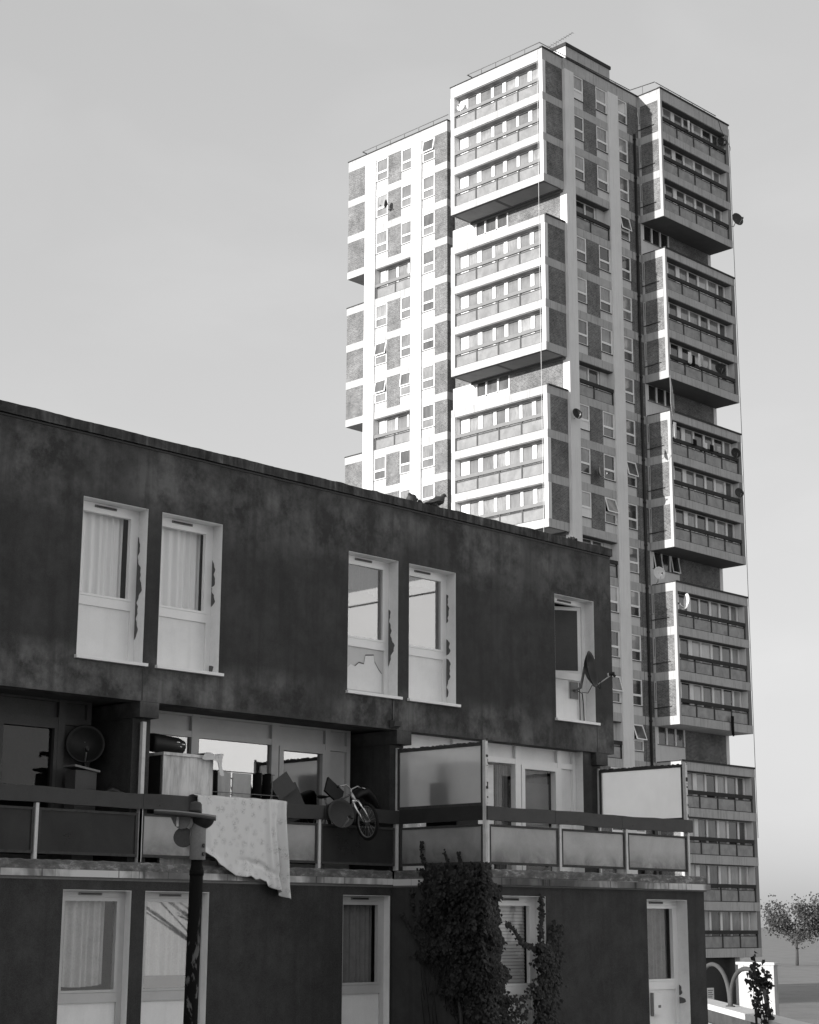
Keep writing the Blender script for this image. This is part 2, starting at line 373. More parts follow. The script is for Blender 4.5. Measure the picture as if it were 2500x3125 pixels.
# openings of the upper storey: pairs either side of each party line
up_open = []
for k in range(-5, 3):
    for a, b in ((12.25, 13.27), (13.495, 14.52)):
        x0, x1 = a+P*k, b+P*k
        if x0 > XL+.5 and x1 < XR-.2: up_open.append((x0, x1, 3.205, 5.27))
# upper wall is a body: front wall + solid mass behind
uw = MB(); wall_grid(uw, XL, XR, 2.75, 6.10, 18.0, 18.26, up_open, 'render')
uw.box(XL+.01, XR-.01, 18.9, 25.5, 2.78, 6.08, 'room')
uw.box(XL+.005, XR-.005, 18.27, 18.89, 5.45, 6.08, 'room')
uw.box(XR-.2, XR-.002, 18.262, 25.48, 2.79, 6.085, 'render')
uw.box(XL+.005, XR-.21, 18.27, 25.4, 2.775, 2.99, 'underside')
uw.build('upper_wall', low)
for k in range(-5, 3):
    beam = MB(); a = 13.26+P*k
    x1 = a+.25 if k < 0 else (a+.30)
    beam.box(a, min(x1, 22.86), 18.002, 19.2, 2.55, 2.748, 'render'); beam.build('party_beam', low)
# floor-edge seam lines on the skirt
for x in (13.275, 17.895, 22.525): sm = MB(); sm.box(x, x+.012, 17.995, 18.003, 2.76, 3.16, 'black'); sm.build('skirt_joint', low)
# coping with ragged moss
cp = MB(); n = 700; rows = []
for i in range(n+1):
    x = XL-.02+(XR+.04-XL)*i/n
    h = 6.255+.003*math.sin(x*1.3)+.004*math.sin(x*4.7+1)*math.sin(x*.9)+(.012 if x > 16 else .003)*max(0, math.sin(x*5.1+2*math.sin(x*2.2)))**3+random.uniform(0, .004)
    rows.append([(x, 17.955, 6.105), (x, 17.955, h-.02), (x, 18.02, h), (x, 18.25, 6.24), (x, 18.32, 6.105)])
cp.grid(rows, 'coping', False, False); cp.face(rows[0], 'coping'); cp.face(rows[-1][::-1], 'coping')
cp.box(XL, XR, 18.30, 25.5, 6.09, 6.16, 'felt')
cp.box(XL, XR, 17.985, 17.999, 6.075, 6.10, 'black')
cp.build('roof_coping', low)
for x, r in ((18.30, .10), (18.7, .05), (21.96, .085), (22.03, .06)):
    mo = MB(); 
    for k in range(14):
        px, py, pr = x+random.uniform(-r, r), 18.02+random.uniform(-.03, .08), random.uniform(.012, .035)
        mo.tube([(px, py, 6.23), (px+random.uniform(-.02, .02), py, 6.25+pr), (px, py, 6.25+pr*1.6)], [pr, pr*.9, .003], 'leaf', 5)
    mo.build('moss_clump', low)

# ---- one tall window of the low block
def jagged(mb, x, y0, y1, z0, z1, side, mat):
    """peeled strip on the right jamb (plane x), from its inner edge y1 outwards"""
    n = max(14, int((z1-z0)/.015)); ys = []; a_, b_, c_ = [random.uniform(0, 6) for _ in range(3)]
    for i in range(n+1):
        t = i/n; zz = t*(z1-z0); wdt = (y1-y0)*(.42+.22*math.sin(zz*9+a_)+.12*math.sin(zz*23+b_)+.05*math.sin(zz*61+c_)+random.uniform(-.02, .02))*min(1, (4*t)**.5, (4*(1-t))**.5)
        ys.append((y1-wdt, z0+(z1-z0)*t))
    for i in range(n):
        (a, p), (b, q) = ys[i], ys[i+1]
        mb.face([(x, a, p), (x, y1, p), (x, y1, q), (x, b, q)], mat)
def tall_window(par, x0, x1, zs, zh, yf, peel=(), curtain='net', glassmat='window_glass', gap=.0, opened=False, fm='white', bot=None, sagging=0, drop=None, depth=.20, panel='panelwhite'):
    yi = yf+depth
    fr = MB(); t = .055
    fr.box(x0+.002, x0+t, yi, yi+.07, zs+.03, zh-.002, fm); fr.box(x1-t-.03, x1-.002, yi, yi+.07, zs+.03, zh-.002, fm)
    fr.box(x0+t, x1-t-.03, yi, yi+.07, zh-.085, zh-.002, fm)
    zt = zs+.72
    fr.box(x0+t, x1-t-.03, yi-.006, yi+.07, zt, zt+.118, fm); fr.box(x0+t, x1-t-.03, yi, yi+.07, zs+.03, zs+.075, fm)
    # sash inside the frame
    sx0, sx1, sz0, sz1 = x0+t+.002, x1-t-.032, zt+.12, zh-.087
    if not opened:
        fr.box(sx0, sx0+.05, yi-.012, yi+.05, sz0, sz1, fm); fr.box(sx1-.05, sx1, yi-.012, yi+.05, sz0, sz1, fm)
        fr.box(sx0+.05, sx1-.05, yi-.012, yi+.05, sz1-.045, sz1, fm); fr.box(sx0+.05, sx1-.05, yi-.012, yi+.05, sz0, sz0+.03, fm)
    win = fr.build('window', par)
    rv = MB()
    rv.box(x1-.006, x1-.0005, yf+.004, yi-.001, zs+.03, zh-.0015, 'reveal'); rv.box(x0+.0005, x0+.006, yf+.004, yi-.001, zs+.03, zh-.0015, 'reveal')
    rv.box(x0+.007, x1-.007, yf+.004, yi-.001, zh-.008, zh-.0015, 'reveal')
    for a, b in peel: jagged(rv, x1-.0085, yf+.03, yi-.002, zs+a, zs+b, 1, 'bare')
    rv.build('reveal', win)
    pn = MB(); g0 = yi+.02
    if opened:
        # sash swung inwards on its right edge
        ang = R(30); ca, sa = math.cos(ang), math.sin(ang); wd = sx1-sx0
        def pt(u, d, z): return (sx1-u*ca-d*sa, yi+.02+u*sa-d*ca*0+d*.0, z)
        for (a, b, p, q) in ((0, .06, sz0, sz1), (wd-.06, wd, sz0, sz1), (.06, wd-.06, sz1-.06, sz1), (.06, wd-.06, sz0, sz0+.06)):
            A = [pt(a, 0, p), pt(b, 0, p)]; Q = [(A[0][0]+.03, A[0][1]+.04, p), (A[1][0]+.03, A[1][1]+.04, p)]
            pn.hexa([A[0], A[1], Q[1], Q[0], (A[0][0], A[0][1], q), (A[1][0], A[1][1], q), (Q[1][0], Q[1][1], q), (Q[0][0], Q[0][1], q)], fm)
        pn.face([pt(.06, 0, sz0+.06), pt(wd-.06, 0, sz0+.06), pt(wd-.06, 0, sz1-.06), pt(.06, 0, sz1-.06)], 'midgrey')
        pn.build('sash', win)
    else:
        pn.face([(sx0+.05, g0, sz0+.03), (sx1-.05, g0, sz0+.03), (sx1-.05, g0, sz1-.045), (sx0+.05, g0, sz1-.045)], glassmat); pn.build('glass_pane', win)
    lp = MB(); lp.box(x0+t+.001, x1-t-.031, yi+.022, yi+.05, zs+.076, zt-.001, panel); lp.build('lower_panel', win)
    tv = MB(); cx = (x0+x1)/2-.03; tv.box(cx-.17, cx+.17, yi-.016, yi-.0005, zh-.062, zh-.03, 'grey'); tv.box(cx-.15, cx+.15, yi-.020, yi-.017, zh-.052, zh-.040, 'jet_black'); tv.build('trickle_vent', win)
    sl_ = MB(); sl_.box(x0-.03, x1+.05, yf-.055, yi+.05, zs-.012, zs+.028, 'white'); sl_.build('sill', win)
    yb = yi+.13
    if curtain:
        z0, z1 = sz0-.02, sz1+.02
        if drop: z0 = sz0+(sz1-sz0)*drop
        xa, xb = sx0-.02, sx1-gap
        nn = 90; rows = []
        for zz in (z0, (z0+z1)/2, z1):
            rw = []
            for i in range(nn+1):
                u = i/nn; x = xa+(xb-xa)*u
                ph = u*46+1.3*math.sin(u*9)
                y = yb+(.022*math.sin(ph)+.012*math.sin(ph*.43+1))*(1 if zz < z1 else .6)
                rw.append((x, y, zz+sagging*math.sin(u*math.pi)*(zz == z0)))
            rows.append(rw)
        if curtain == 'blindslats':
            cb = MB(); k = 0; zz = z1
            while zz > z0:
                cb.hexa([(xa, yb, zz-.045), (xb, yb, zz-.045), (xb, yb+.015, zz-.045), (xa, yb+.015, zz-.045), (xa, yb+.012, zz-.004), (xb, yb+.012, zz-.004), (xb, yb+.02, zz-.004), (xa, yb+.02, zz-.004)], 'blind'); zz -= .046
            cb.build('slatted_blind', win)
        else:
            cb = MB(); cb.grid(rows, curtain, False, True); cb.build('curtain', win)
    rm = MB(); rm.face([(x0-.1, yi+.45, zs), (x1+.1, yi+.45, zs), (x1+.1, yi+.45, zh+.05), (x0-.1, yi+.45, zh+.05)], 'room'); rm.build('room_back', win)
    return win
styles = {  # by index of the opening, counted from the far right
    0: dict(curtain=None, opened=True, peel=()),
    1: dict(curtain='drape', gap=.13, drop=.86, glassmat='coated_glass', peel=((.15, .75), (.8, 1.05), (1.3, 1.75))),
    2: dict(curtain='drape', gap=.05, glassmat='coated_glass', peel=((.5, 1.35),), drop=.62, sagging=.05, panel='panelgrey'),
    3: dict(curtain='net', gap=.02, peel=((.05, .15), (.95, 1.22), (1.22, 1.6))),
    4: dict(curtain='net', gap=.06, peel=((.35, 1.72),)),
}
ups = sorted(up_open, key=lambda h: -h[0])
for i, (a, b, p, q) in enumerate(ups):
    if b < 3: continue                                             # well outside the frame
    tall_window(low, a, b, p, q, 18.0, **styles.get(i, dict(curtain='net', gap=.05, peel=((.3, .9),))))
# holes that have no window (outside the frame) are boarded
for (a, b, p, q) in ups:
    if b < 3: bd = MB(); bd.box(a, b, 18.15, 18.2, p, q, 'panelwhite'); bd.build('boarding', low)
# broken lower panel of the third window: lighter torn board behind a jagged edge
tp = MB(); pts = [(16.93, 3.78), (16.96, 3.70), (17.0, 3.66), (17.07, 3.60), (17.14, 3.66), (17.22, 3.64), (17.30, 3.70), (17.40, 3.69), (17.43, 3.82), (17.60, 3.84), (17.62, 3.74), (17.70, 3.64), (17.765, 3.58), (17.765, 3.30), (16.93, 3.30)]
tp.face([(x, 18.219, z) for x, z in pts], 'whitewall')
for i in range(5, 12): 
    a, b = pts[i], pts[i+1]; tp.face([(a[0], 18.2165, a[1]+.012), (b[0], 18.2165, b[1]+.012), (b[0], 18.2165, b[1]-.006), (a[0], 18.2165, a[1]-.006)], 'bare')
tp.build('torn_panel', low)

# ---- middle storey: party walls, ceiling, recessed glazing, slabs
for k in range(-5, 3):
    pw = MB(); a = 13.26+P*k; x1 = min(a+.30 if k >= 0 else a+.25, 22.86)
    pw.box(a+.01, x1-.01, 18.16, 19.2, .735, 2.548, 'render'); pw.build('party_wall', low)
pw = MB(); pw.box(22.27, 22.49, 18.10, 18.40, .735, 2.76, 'render')
pw.build('party_wall', low)
def glazing(par, off, yg, trim, glasses, fm, end):
    """window wall of one dwelling; x values for the left unit shifted by off"""
    fr = MB(); zb, zt, zc = .735, 2.46, 2.775
    L, Rr = 13.56+off, end
    def v(a, b, z0=zb, z1=zc): fr.box(a, b, yg-.05, yg+.05, z0, z1, fm)
    def h(a, b, z0, z1, d=.045): fr.box(a, b, yg-d, yg+.045, z0, z1, fm)
    m0, m1, m2 = 14.73+off, 16.17+off, 17.20+off
    for a in (m0, m1): v(a, a+.13)
    v(m2, m2+.10); v(Rr-.07, Rr); v(L, L+.07)
    for a, b in ((L+.07, m0), (m0+.13, m1), (m1+.13, m2), (m2+.10, Rr-.07)): h(a, b, zt, zt+.085); h(a, b, zb, zb+.08); h(a, b, zc-.03, zc)
    for a, b in ((m1+.13, m2),):                                   # opening sash
        h(a+.01, a+.09, zb+.08, zt, .06); h(b-.06, b-.01, zb+.08, zt, .06); h(a+.09, b-.06, zt-.06, zt-.002, .06)
    gz = fr.build('window_wall', par)
    for (a, b), gm in zip(((L+.07, m0), (m0+.13, m1), (m1+.22, m2-.06)), glasses):
        pn = MB(); pn.face([(a, yg, zb+.08), (b, yg, zb+.08), (b, yg, zt), (a, yg, zt)], gm); pn.build('glass_pane', gz)
    for a, b in ((L+.07, m0), (m0+.13, m1), (m1+.13, m2), (m2+.10, Rr-.07)):
        tpn = MB(); tpn.box(a+.001, b-.001, yg+.001, yg+.03, zt+.086, zc-.031, trim); tpn.build('top_panel', gz)
    ep = MB(); ep.box(m2+.101, Rr-.071, yg+.001, yg+.03, zb+.081, zt-.001, trim); ep.build('end_panel', gz)
    return gz
gl = glazing(low, 0, 18.85, 'frame_grey', ('coated_glass', 'mirror_glass', 'mirror_glass'), 'frame_grey', 17.70)
gr = glazing(low, 4.60, 18.30, 'panelwhite', ('window_glass', 'window_glass', 'window_glass'), 'white', 22.26)
for k in range(1, 4): glazing(low, -P*k, 18.85, 'midgrey', ('dull_glass',)*3, 'midgrey', 17.70-P*k)
jb = MB(); jb.box(22.262, 22.268, 18.102, 18.30, .735, 2.76, 'reveal'); jb.build('jamb_lining', gr)
def drapes(par, x0, x1, y, z0, z1, mat, name='curtain'):
    cb = MB(); rows = []
    for z in (z0, z1): rows.append([(x0+(x1-x0)*i/60, y+.03*math.sin(i*.9)+.012*math.sin(i*.37), z) for i in range(61)])
    cb.grid(rows, mat, False, True); cb.build(name, par)
drapes(gr, 18.3, 20.45, 18.45, .8, 2.44, 'net'); drapes(gr, 20.5, 20.75, 18.42, .8, 2.44, 'drape'); 
rb = MB(); rb.box(21.0, 21.72, 18.38, 18.39, .9, 2.2, 'grey'); rb.box(21.0, 21.72, 18.40, 18.41, 2.2, 2.42, 'drape'); rb.build('roller_blind', gr)
ibk = MB(); ibk.face([(XL, 20.6, .735), (XR, 20.6, .735), (XR, 20.6, 2.78), (XL, 20.6, 2.78)], 'room')
ibk.box(XL, XR-.02, 19.3, 25.4, .60, .73, 'room'); ibk.box(XL, XR, 25.3, 25.45, GZ, 2.78, 'render'); ibk.box(XR-.2, XR-.01, 18.45, 25.3, GZ, 2.775, 'render')
ibk.build('inner_walls', low)
# slabs: left run flush with the upper wall, right run stepping out to the street
XS = 17.82
def slab(name, x0, x1, y0, y1):
    sb = MB(); sb.box(x0, x1, y0+.03, y1, .50, .62, 'soffit'); 
    n = int((x1-x0)/.06); rows = []
    for i in range(n+1):
        x = x0+(x1-x0)*i/n; zt = .735+random.uniform(-.008, .006)
        rows.append([(x, y0+.022, .622), (x, y0+.02+random.uniform(-.004, .004), zt-.02), (x, y0+.05, zt), (x, y0+.3, .735)])
    sb.grid(rows, 'slabcurb', False, False); sb.face([(x0, y0+.29, .7345), (x1, y0+.29, .7345), (x1, y1, .7345), (x0, y1, .7345)], 'soffit')
    o = sb.build(name, low)
    return o
s1 = slab('balcony_slab', XL, XS, 18.0, 19.3)
s2 = slab('balcony_slab', XS+.001, 23.0, 16.23, 19.3)
de = MB(); de.box(XL, XS-.02, 17.985, 18.028, .535, .619, 'drip'); de.build('drip_edge', s1)
de = MB(); de.box(XS-.02, 23.03, 16.20, 16.258, .522, .612, 'drip'); de.box(XS-.021, XS+.02, 16.26, 17.98, .522, .612, 'drip'); de.build('drip_edge', s2)
sd = MB(); sd.box(XS-.002, XS+.02, 16.25, 17.98, .614, .73, 'slabcurb'); sd.build('slab_side', s2)
# ground storey
gh = .385
left_open = []; 
for k in range(-5, 2):
    for a, b in ((12.25, 13.265), (13.475, 14.50)):
        x0, x1 = a+P*k, min(b+P*k, 17.79)
        if x0 > XL+.5 and x0 < XS-.5: left_open.append((x0, x1, gh-2.06, gh))
gw = MB(); wall_grid(gw, XL, XS, GZ, .50, 18.03, 18.28, left_open, 'render'); gw.build('ground_wall', low)
right_open = [(18.14, 19.14, gh-2.06, gh-.005), (21.475, 22.50, gh-2.06, gh-.015)]
gw2 = MB(); wall_grid(gw2, XS, 22.945, GZ, .498, 16.275, 16.52, right_open, 'render')
gw2.box(XS+.002, XS+.2, 16.521, 18.027, GZ, .498, 'render'); gw2.box(22.74, 22.944, 16.521, 19.0, GZ, .498, 'render')
gw2.box(XS+.21, 22.73, 17.3, 17.4, GZ, .497, 'room')
gw2.build('ground_wall', low)
gb = MB(); gb.face([(XL, 19.2, GZ), (XS, 19.2, GZ), (XS, 19.2, .5), (XL, 19.2, .5)], 'room'); gb.build('room_back', low)
los = sorted(left_open, key=lambda h: -h[0])
for i, (a, b, p, q) in enumerate(los):
    if b < 3: continue
    kw = {0: dict(curtain='drape', gap=.02, glassmat='window_glass'), 1: dict(curtain='net_dim', glassmat='half_coated_glass', drop=.16), 2: dict(curtain='net_dim', gap=.12, drop=.08, sagging=-.03)}.get(i, dict(curtain='net'))
    tall_window(low, a, b, p, q, 18.03, depth=.12, fm='frame_grey', **kw)
for (a, b, p, q) in los:
    if b < 3: bd = MB(); bd.box(a, b, 18.15, 18.2, p, q, 'panelwhite'); bd.build('boarding', low)
tall_window(low, *right_open[0], 16.275, curtain='blindslats')
wd = tall_window(low, *right_open[1], 16.275, curtain='drape', peel=((.62, .78), (.5, .6)))
# small hatch box on the lower panel beside the end window
hb = MB(); hb.box(21.80, 22.0, 16.43, 16.47, -1.32, -1.0, 'panelwhite'); hb.box(21.785, 21.80, 16.44, 16.49, -1.34, -1.0, 'grey'); hb.box(21.9, 21.96, 16.425, 16.43, -1.22, -1.18, 'grey'); hb.build('hatch', wd)
# cracks by the corner
ck = MB(); p0 = [(22.63, .47), (22.65, .2), (22.645, -.05), (22.67, -.35), (22.69, -.62)]
for (a, p), (b, q) in zip(p0, p0[1:]): ck.face([(a, 16.2735, p), (a+.012, 16.2735, p), (b+.010, 16.2735, q), (b, 16.2735, q)], 'jet_black')
ck.build('wall_crack', low)

# ---- balustrades
def balustrade(name, x0, x1, y, posts, panels, postmat='post', rail='railpaint', joints=()):
    root = MB()
    for x in posts: root.box(x-.022, x+.022, y-.03, y+.03, .735, 1.40, postmat)
    o = root.build(name, low)
    n = max(2, int((x1-x0)/.25)); rows = []
    for i in range(n+1):
        x = x0+(x1-x0)*i/n; dz = .006*math.sin(x*2.3)+.004*math.sin(x*7)
        rows.append([(x, y-.045, 1.402+dz), (x, y-.045, 1.592+dz), (x, y+.01, 1.595+dz), (x, y+.01, 1.40+dz)])
    rl = MB(); rl.grid(rows, rail, True, False); rl.face(rows[0], rail); rl.face(rows[-1][::-1], rail)
    for x in joints: rl.box(x, x+.008, y-.0475, y-.044, 1.41, 1.585, 'jet_black'); rl.box(x+.25, x+.27, y-.0475, y-.044, 1.44, 1.46, 'jet_black')
    rl.build('top_rail', o)
    for (a, b, mt) in panels:
        pf = MB()
        pf.box(a, b, y-.02, y+.02, 1.315, 1.345, 'frame_dark'); pf.box(a, b, y-.02, y+.02, .80, .835, 'frame_dark')
        pf.box(a, a+.03, y-.02, y+.02, .835, 1.315, 'frame_dark'); pf.box(b-.03, b, y-.02, y+.02, .835, 1.315, 'frame_dark')
        fo = pf.build('panel_frame', o)
        gp = MB(); gp.box(a+.03, b-.03, y-.004, y+.004, .835, 1.315, mt); gp.build('obscured_pane', fo)
    return o
lp_ = [13.38+1.532*i for i in range(-14, 3)]+[17.95]
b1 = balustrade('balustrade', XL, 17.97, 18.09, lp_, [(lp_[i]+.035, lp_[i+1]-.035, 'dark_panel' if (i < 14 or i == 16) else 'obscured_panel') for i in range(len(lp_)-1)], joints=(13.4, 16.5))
rp = [18.03, 19.58, 21.13, 22.70]
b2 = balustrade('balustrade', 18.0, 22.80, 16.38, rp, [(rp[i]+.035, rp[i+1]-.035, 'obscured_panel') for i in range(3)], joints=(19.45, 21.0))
# return of the stepped balcony (along Y at x = 18.0)
rt = MB(); rt.box(17.99, 18.03, 16.40, 18.05, 1.40, 1.60, 'darkwood'); rt.build('side_rail', b2)
rf = MB(); X0 = 18.0
for z0, z1 in ((1.315, 1.345), (.80, .835)): rf.box(X0-.015, X0+.015, 16.42, 18.03, z0, z1, 'frame_dark')
for y in (16.42, 18.0): rf.box(X0-.015, X0+.015, y, y+.03, .835, 1.315, 'frame_dark')
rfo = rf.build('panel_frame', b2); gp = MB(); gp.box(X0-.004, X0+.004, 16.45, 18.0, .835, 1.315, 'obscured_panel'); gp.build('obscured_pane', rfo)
# privacy screens on the party lines
def screen(x, y0, y1, mat, ppost='post'):
    po = MB(); po.box(x-.025, x+.028, y0-.06, y0-.005, .735, 2.50, ppost); 
    fp_ = MB(); fp_.box(x-.02, x+.02, y1+.005, y1+.04, .735, 2.50, ppost); 
    for k in range(11 if x > 14 else 0):
        z = random.uniform(1.6, 2.5); h = random.choice((.006, .012, .03, .05))*random.uniform(.7, 1.3); po.box(x+random.uniform(-.015, .022), x+.0295, y0-.0625, y0-.059, z, z+h, 'jet_black')
    o = po.build('privacy_screen', low); fp_.build('rear_post', o)
    fr = MB(); fr.box(x-.018, x+.018, y0, y1, 2.43, 2.475, 'frame_dark'); fr.box(x-.018, x+.018, y0, y1, 1.60, 1.64, 'frame_dark')
    fr.box(x-.018, x+.018, y0, y0+.035, 1.64, 2.43, 'frame_dark'); fr.box(x-.018, x+.018, y1-.035, y1, 1.64, 2.43, 'frame_dark')
    for k in range(60 if x > 14 else 0):
        y = random.uniform(y0, y1); fr.box(x-.019, x+random.uniform(0, .019), y, y+random.uniform(.01, .04), 2.474, 2.474+random.uniform(.004, .016), 'slabcurb' if random.random() < .4 else 'jet_black')
    fo = fr.build('screen_frame', o)
    gp = MB(); gp.face([(x, y0+.035, 1.64), (x, y1-.035, 1.64), (x, y1-.035, 2.43), (x, y0+.035, 2.43)], mat); gp.build('frosted_pane', fo)
    return o
screen(18.01, 16.42, 18.10, 'frosted_screen'); screen(22.70, 16.42, 18.10, 'frosted_screen')
screen(13.385, 18.12, 18.80, 'dark_panel'); 
for k in range(1, 4): screen(13.385-P*k, 18.12, 18.80, 'dark_panel')

# ================================================================== TOWER
tw = thing('tower_block', 'tall brick and concrete tower block with stacked projecting balcony bays', 'building', (78, 66, GZ))
FH = 2.585
B = [49.90-FH*j for j in range(22)]                               # undersides of the floor bands
MX, MY0, MY1 = 71.98, 60.60, 68.05                                # projecting bay on the sunlit side
CX0, CX1, CY = 73.83, 81.03, 60.50                                # middle front
BX1, BY = 88.39, 58.72                                            # projecting bay on the right
WX, WY0, WY1 = 75.02, 71.25, 80.52                                # left wing
SET = lambda j: j % 4 == 3 and j < 16
# solid core
co = MB()
co.box(74.04, 88.1, 61.15, 69.6, GZ+2.4, 50.1, 'brick'); co.box(75.66, 88.1, 69.6, 78.7, GZ, 50.1, 'brick')
co.box(76.9, 88.0, 78.7, 80.4, GZ, 50.1, 'brick')
co.build('core', tw)
# floor bands, one ring per level
for j in range(20):
    z0 = B[j]; z1 = 50.64 if j == 0 else z0+.49
    b = MB()
    b.box(CX0, CX1, CY-.012, CY+.22, z0, z1, 'concrete')
    b.box(WX-.012, WX+.2, WY0, 78.76, z0, z1, 'concrete')
    b.box(WX+.2, 76, WY0, WY0+.2, z0, z1, 'concrete')
    b.box(WX-.012, 77.0, 78.76, WY1, z0, z1, 'concrete')
    b.box(MX, CX0+.2, MY0+.22 if 0 else MY0, MY1, z0+.001, z1-.001, 'concrete')
    b.box(CX1, BX1, BY, CY+.3, z0+.001, z1-.001, 'concrete')
    b.build('floor_band', tw)
bb = MB(); bb.box(CX1, BX1, BY, CY+.3, B[20], B[20]+.49, 'concrete'); bb.box(CX0, CX1, CY-.012, CY+.22, B[20], B[20]+.49, 'concrete'); bb.build('floor_band', tw)
# dark copings
def cop(x0, x1, y0, y1, z, t=.09): cpm = MB(); cpm.box(x0, x1, y0, y1, z, z+t, 'felt'); cpm.build('roof_coping', tw)
cop(MX-.05, CX0+.2, MY0-.06, MY0+.16, 50.64); cop(MX-.05, MX+.15, MY0+.16, MY1+.05, 50.641, .05)
cop(CX0+.2, CX1+.02, CY-.07, CY+.15, 50.642); cop(CX1-.04, BX1+.05, BY-.06, BY+.15, 50.64); cop(CX1-.06, CX1+.14, BY+.15, CY-.08, 50.641, .05)
cop(WX-.06, WX+.15, WY0-.05, WY1+.05, 50.64, .06); cop(WX+.15, 76, WY0-.05, WY0+.15, 50.641, .06)
for j in (4, 8, 12, 16):
    z = B[j]+.49
    cop(MX+.1, CX0-.02, MY0-.05, MY0+.15, z); cop(CX1+.02, BX1+.03, BY-.05, BY+.14, z, .10); cop(CX1-.02, CX1+.12, BY+.14, CY-.1, z+.001, .05)
    cop(WX-.03, 76.9, 78.8, WY1+.03, z, .08)
# pillars
for (a, b_) in ((73.83, 74.66), (77.965, 78.955)):
    p_ = MB(); p_.box(a, b_, CY-.10, CY+(.62 if a > 75 else .2), GZ, 49.92, 'pillar')
    if a < 75: p_.box(a-.02, a+.3, CY-.10+.001, 60.90, GZ, 49.9, 'pillar')
    p_.build('pillar', tw)
for (a, b_) in ((77.80, 78.76), (73.50, 74.42)):
    p_ = MB(); p_.box(WX-.10, WX+.62, a, b_, GZ, 49.92, 'pillar'); p_.build('pillar', tw)
p_ = MB(); p_.box(88.12, 88.43, CY-.02, CY+.4, GZ, 49.9, 'pillar'); p_.build('pillar', tw)
p_ = MB(); p_.box(86.25, 86.6, BY+.1, BY+.45, GZ, B[20], 'pillar'); p_.build('pillar', tw); p_ = MB(); p_.box(81.1, 81.4, BY+.1, BY+.45, GZ, B[20], 'pillar'); p_.build('pillar', tw)
# brick infill
class Cols(dict):
    def box(s, x0, x1, y0, y1, z0, z1, mt):
        k = (round(x0, 2), round(y0, 2), s.j//4 if s.rng else 0)
        s.setdefault(k, MB()).box(x0, x1, y0, y1, z0, z1, mt)
    def build(s, name, par):
        for b in s.values(): b.build(name, par)
bk = Cols(); bk.rng = True
for j in range(20):
    bk.j = j
    zt_, zb_ = B[j], B[j+1]+.49
    for a, b_ in ((75.68, 76.87), (79.985, 81.03)):
        if SET(j) and a < 77: continue
        bk.box(a, b_, CY, CY+.2, zb_, zt_, 'brick')
    for a, b_ in ((75.45, 76.68), (71.25, 72.37)):
        if SET(j) and a > 74: continue
        bk.box(WX, WX+.2, a, b_, zb_, zt_, 'brick')
    bk.box(WX+.2, 76, WY0+.01, WY0+.19, zb_, zt_, 'brick')
    if not SET(j):
        bk.box(WX, 76.95, 78.765, WY1-.02, zb_, zt_, 'brick')        # end bay of the wing
        bk.box(MX+.29, CX0-.001, MY0+.012, MY0+.25, zb_, zt_, 'brick')   # right cheek of the sunlit bay
        bk.box(MX+.5, CX0+.15, MY1-.25, MY1-.01, zb_, zt_, 'brick')
        bk.box(MX+.62, CX0+.15, MY0+.26, MY1-.26, zb_, zt_, 'brick')
        bk.box(CX1+.012, CX1+.25, BY+.2, 60.29, zb_, zt_, 'brick')      # left cheek of the right bay
        bk.box(CX1+.3, BX1-.25, BY+.66, CY+.3, zb_, zt_, 'brick')
    else:
        bk.box(CX0, CX0+.2, 60.90, 65.02, zb_, zt_, 'brick'); bk.box(83.92, 88.12, CY+.005, CY+.3, zb_, zt_, 'brick')
bk.build('brick_wall', tw)
# white wall behind the set-back storeys
for j in (3, 7, 11):
    zt_, zb_ = B[j], B[j+1]+.49
    wb = MB(); wb.box(CX0-.01, CX0+.2, 67.72, 69.62, zb_, zt_, 'spandrel'); wb.box(CX0-.03, CX0-.011, 67.9, 69.6, zb_+.02, zb_+.62, 'brick')
    for k in range(5): wb.box(CX0-.06, CX0-.03, 68.2, 68.9, zb_+.15+.09*k, zb_+.19+.09*k, 'grey')
    wb.build('white_wall', tw)
# soffits under the projecting bays (panels and ribs), coloured darker to deepen their shade
sf = Cols(); sf.rng = True
for j in (3, 7, 11):
    z = B[j]; sf.j = j
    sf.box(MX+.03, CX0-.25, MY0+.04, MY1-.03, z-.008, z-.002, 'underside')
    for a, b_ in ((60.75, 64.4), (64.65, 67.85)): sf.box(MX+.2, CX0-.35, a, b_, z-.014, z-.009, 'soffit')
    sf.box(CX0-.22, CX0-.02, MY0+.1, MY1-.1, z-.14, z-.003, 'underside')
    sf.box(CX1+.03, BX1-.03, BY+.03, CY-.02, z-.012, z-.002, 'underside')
sf.build('soffit_panel', tw)

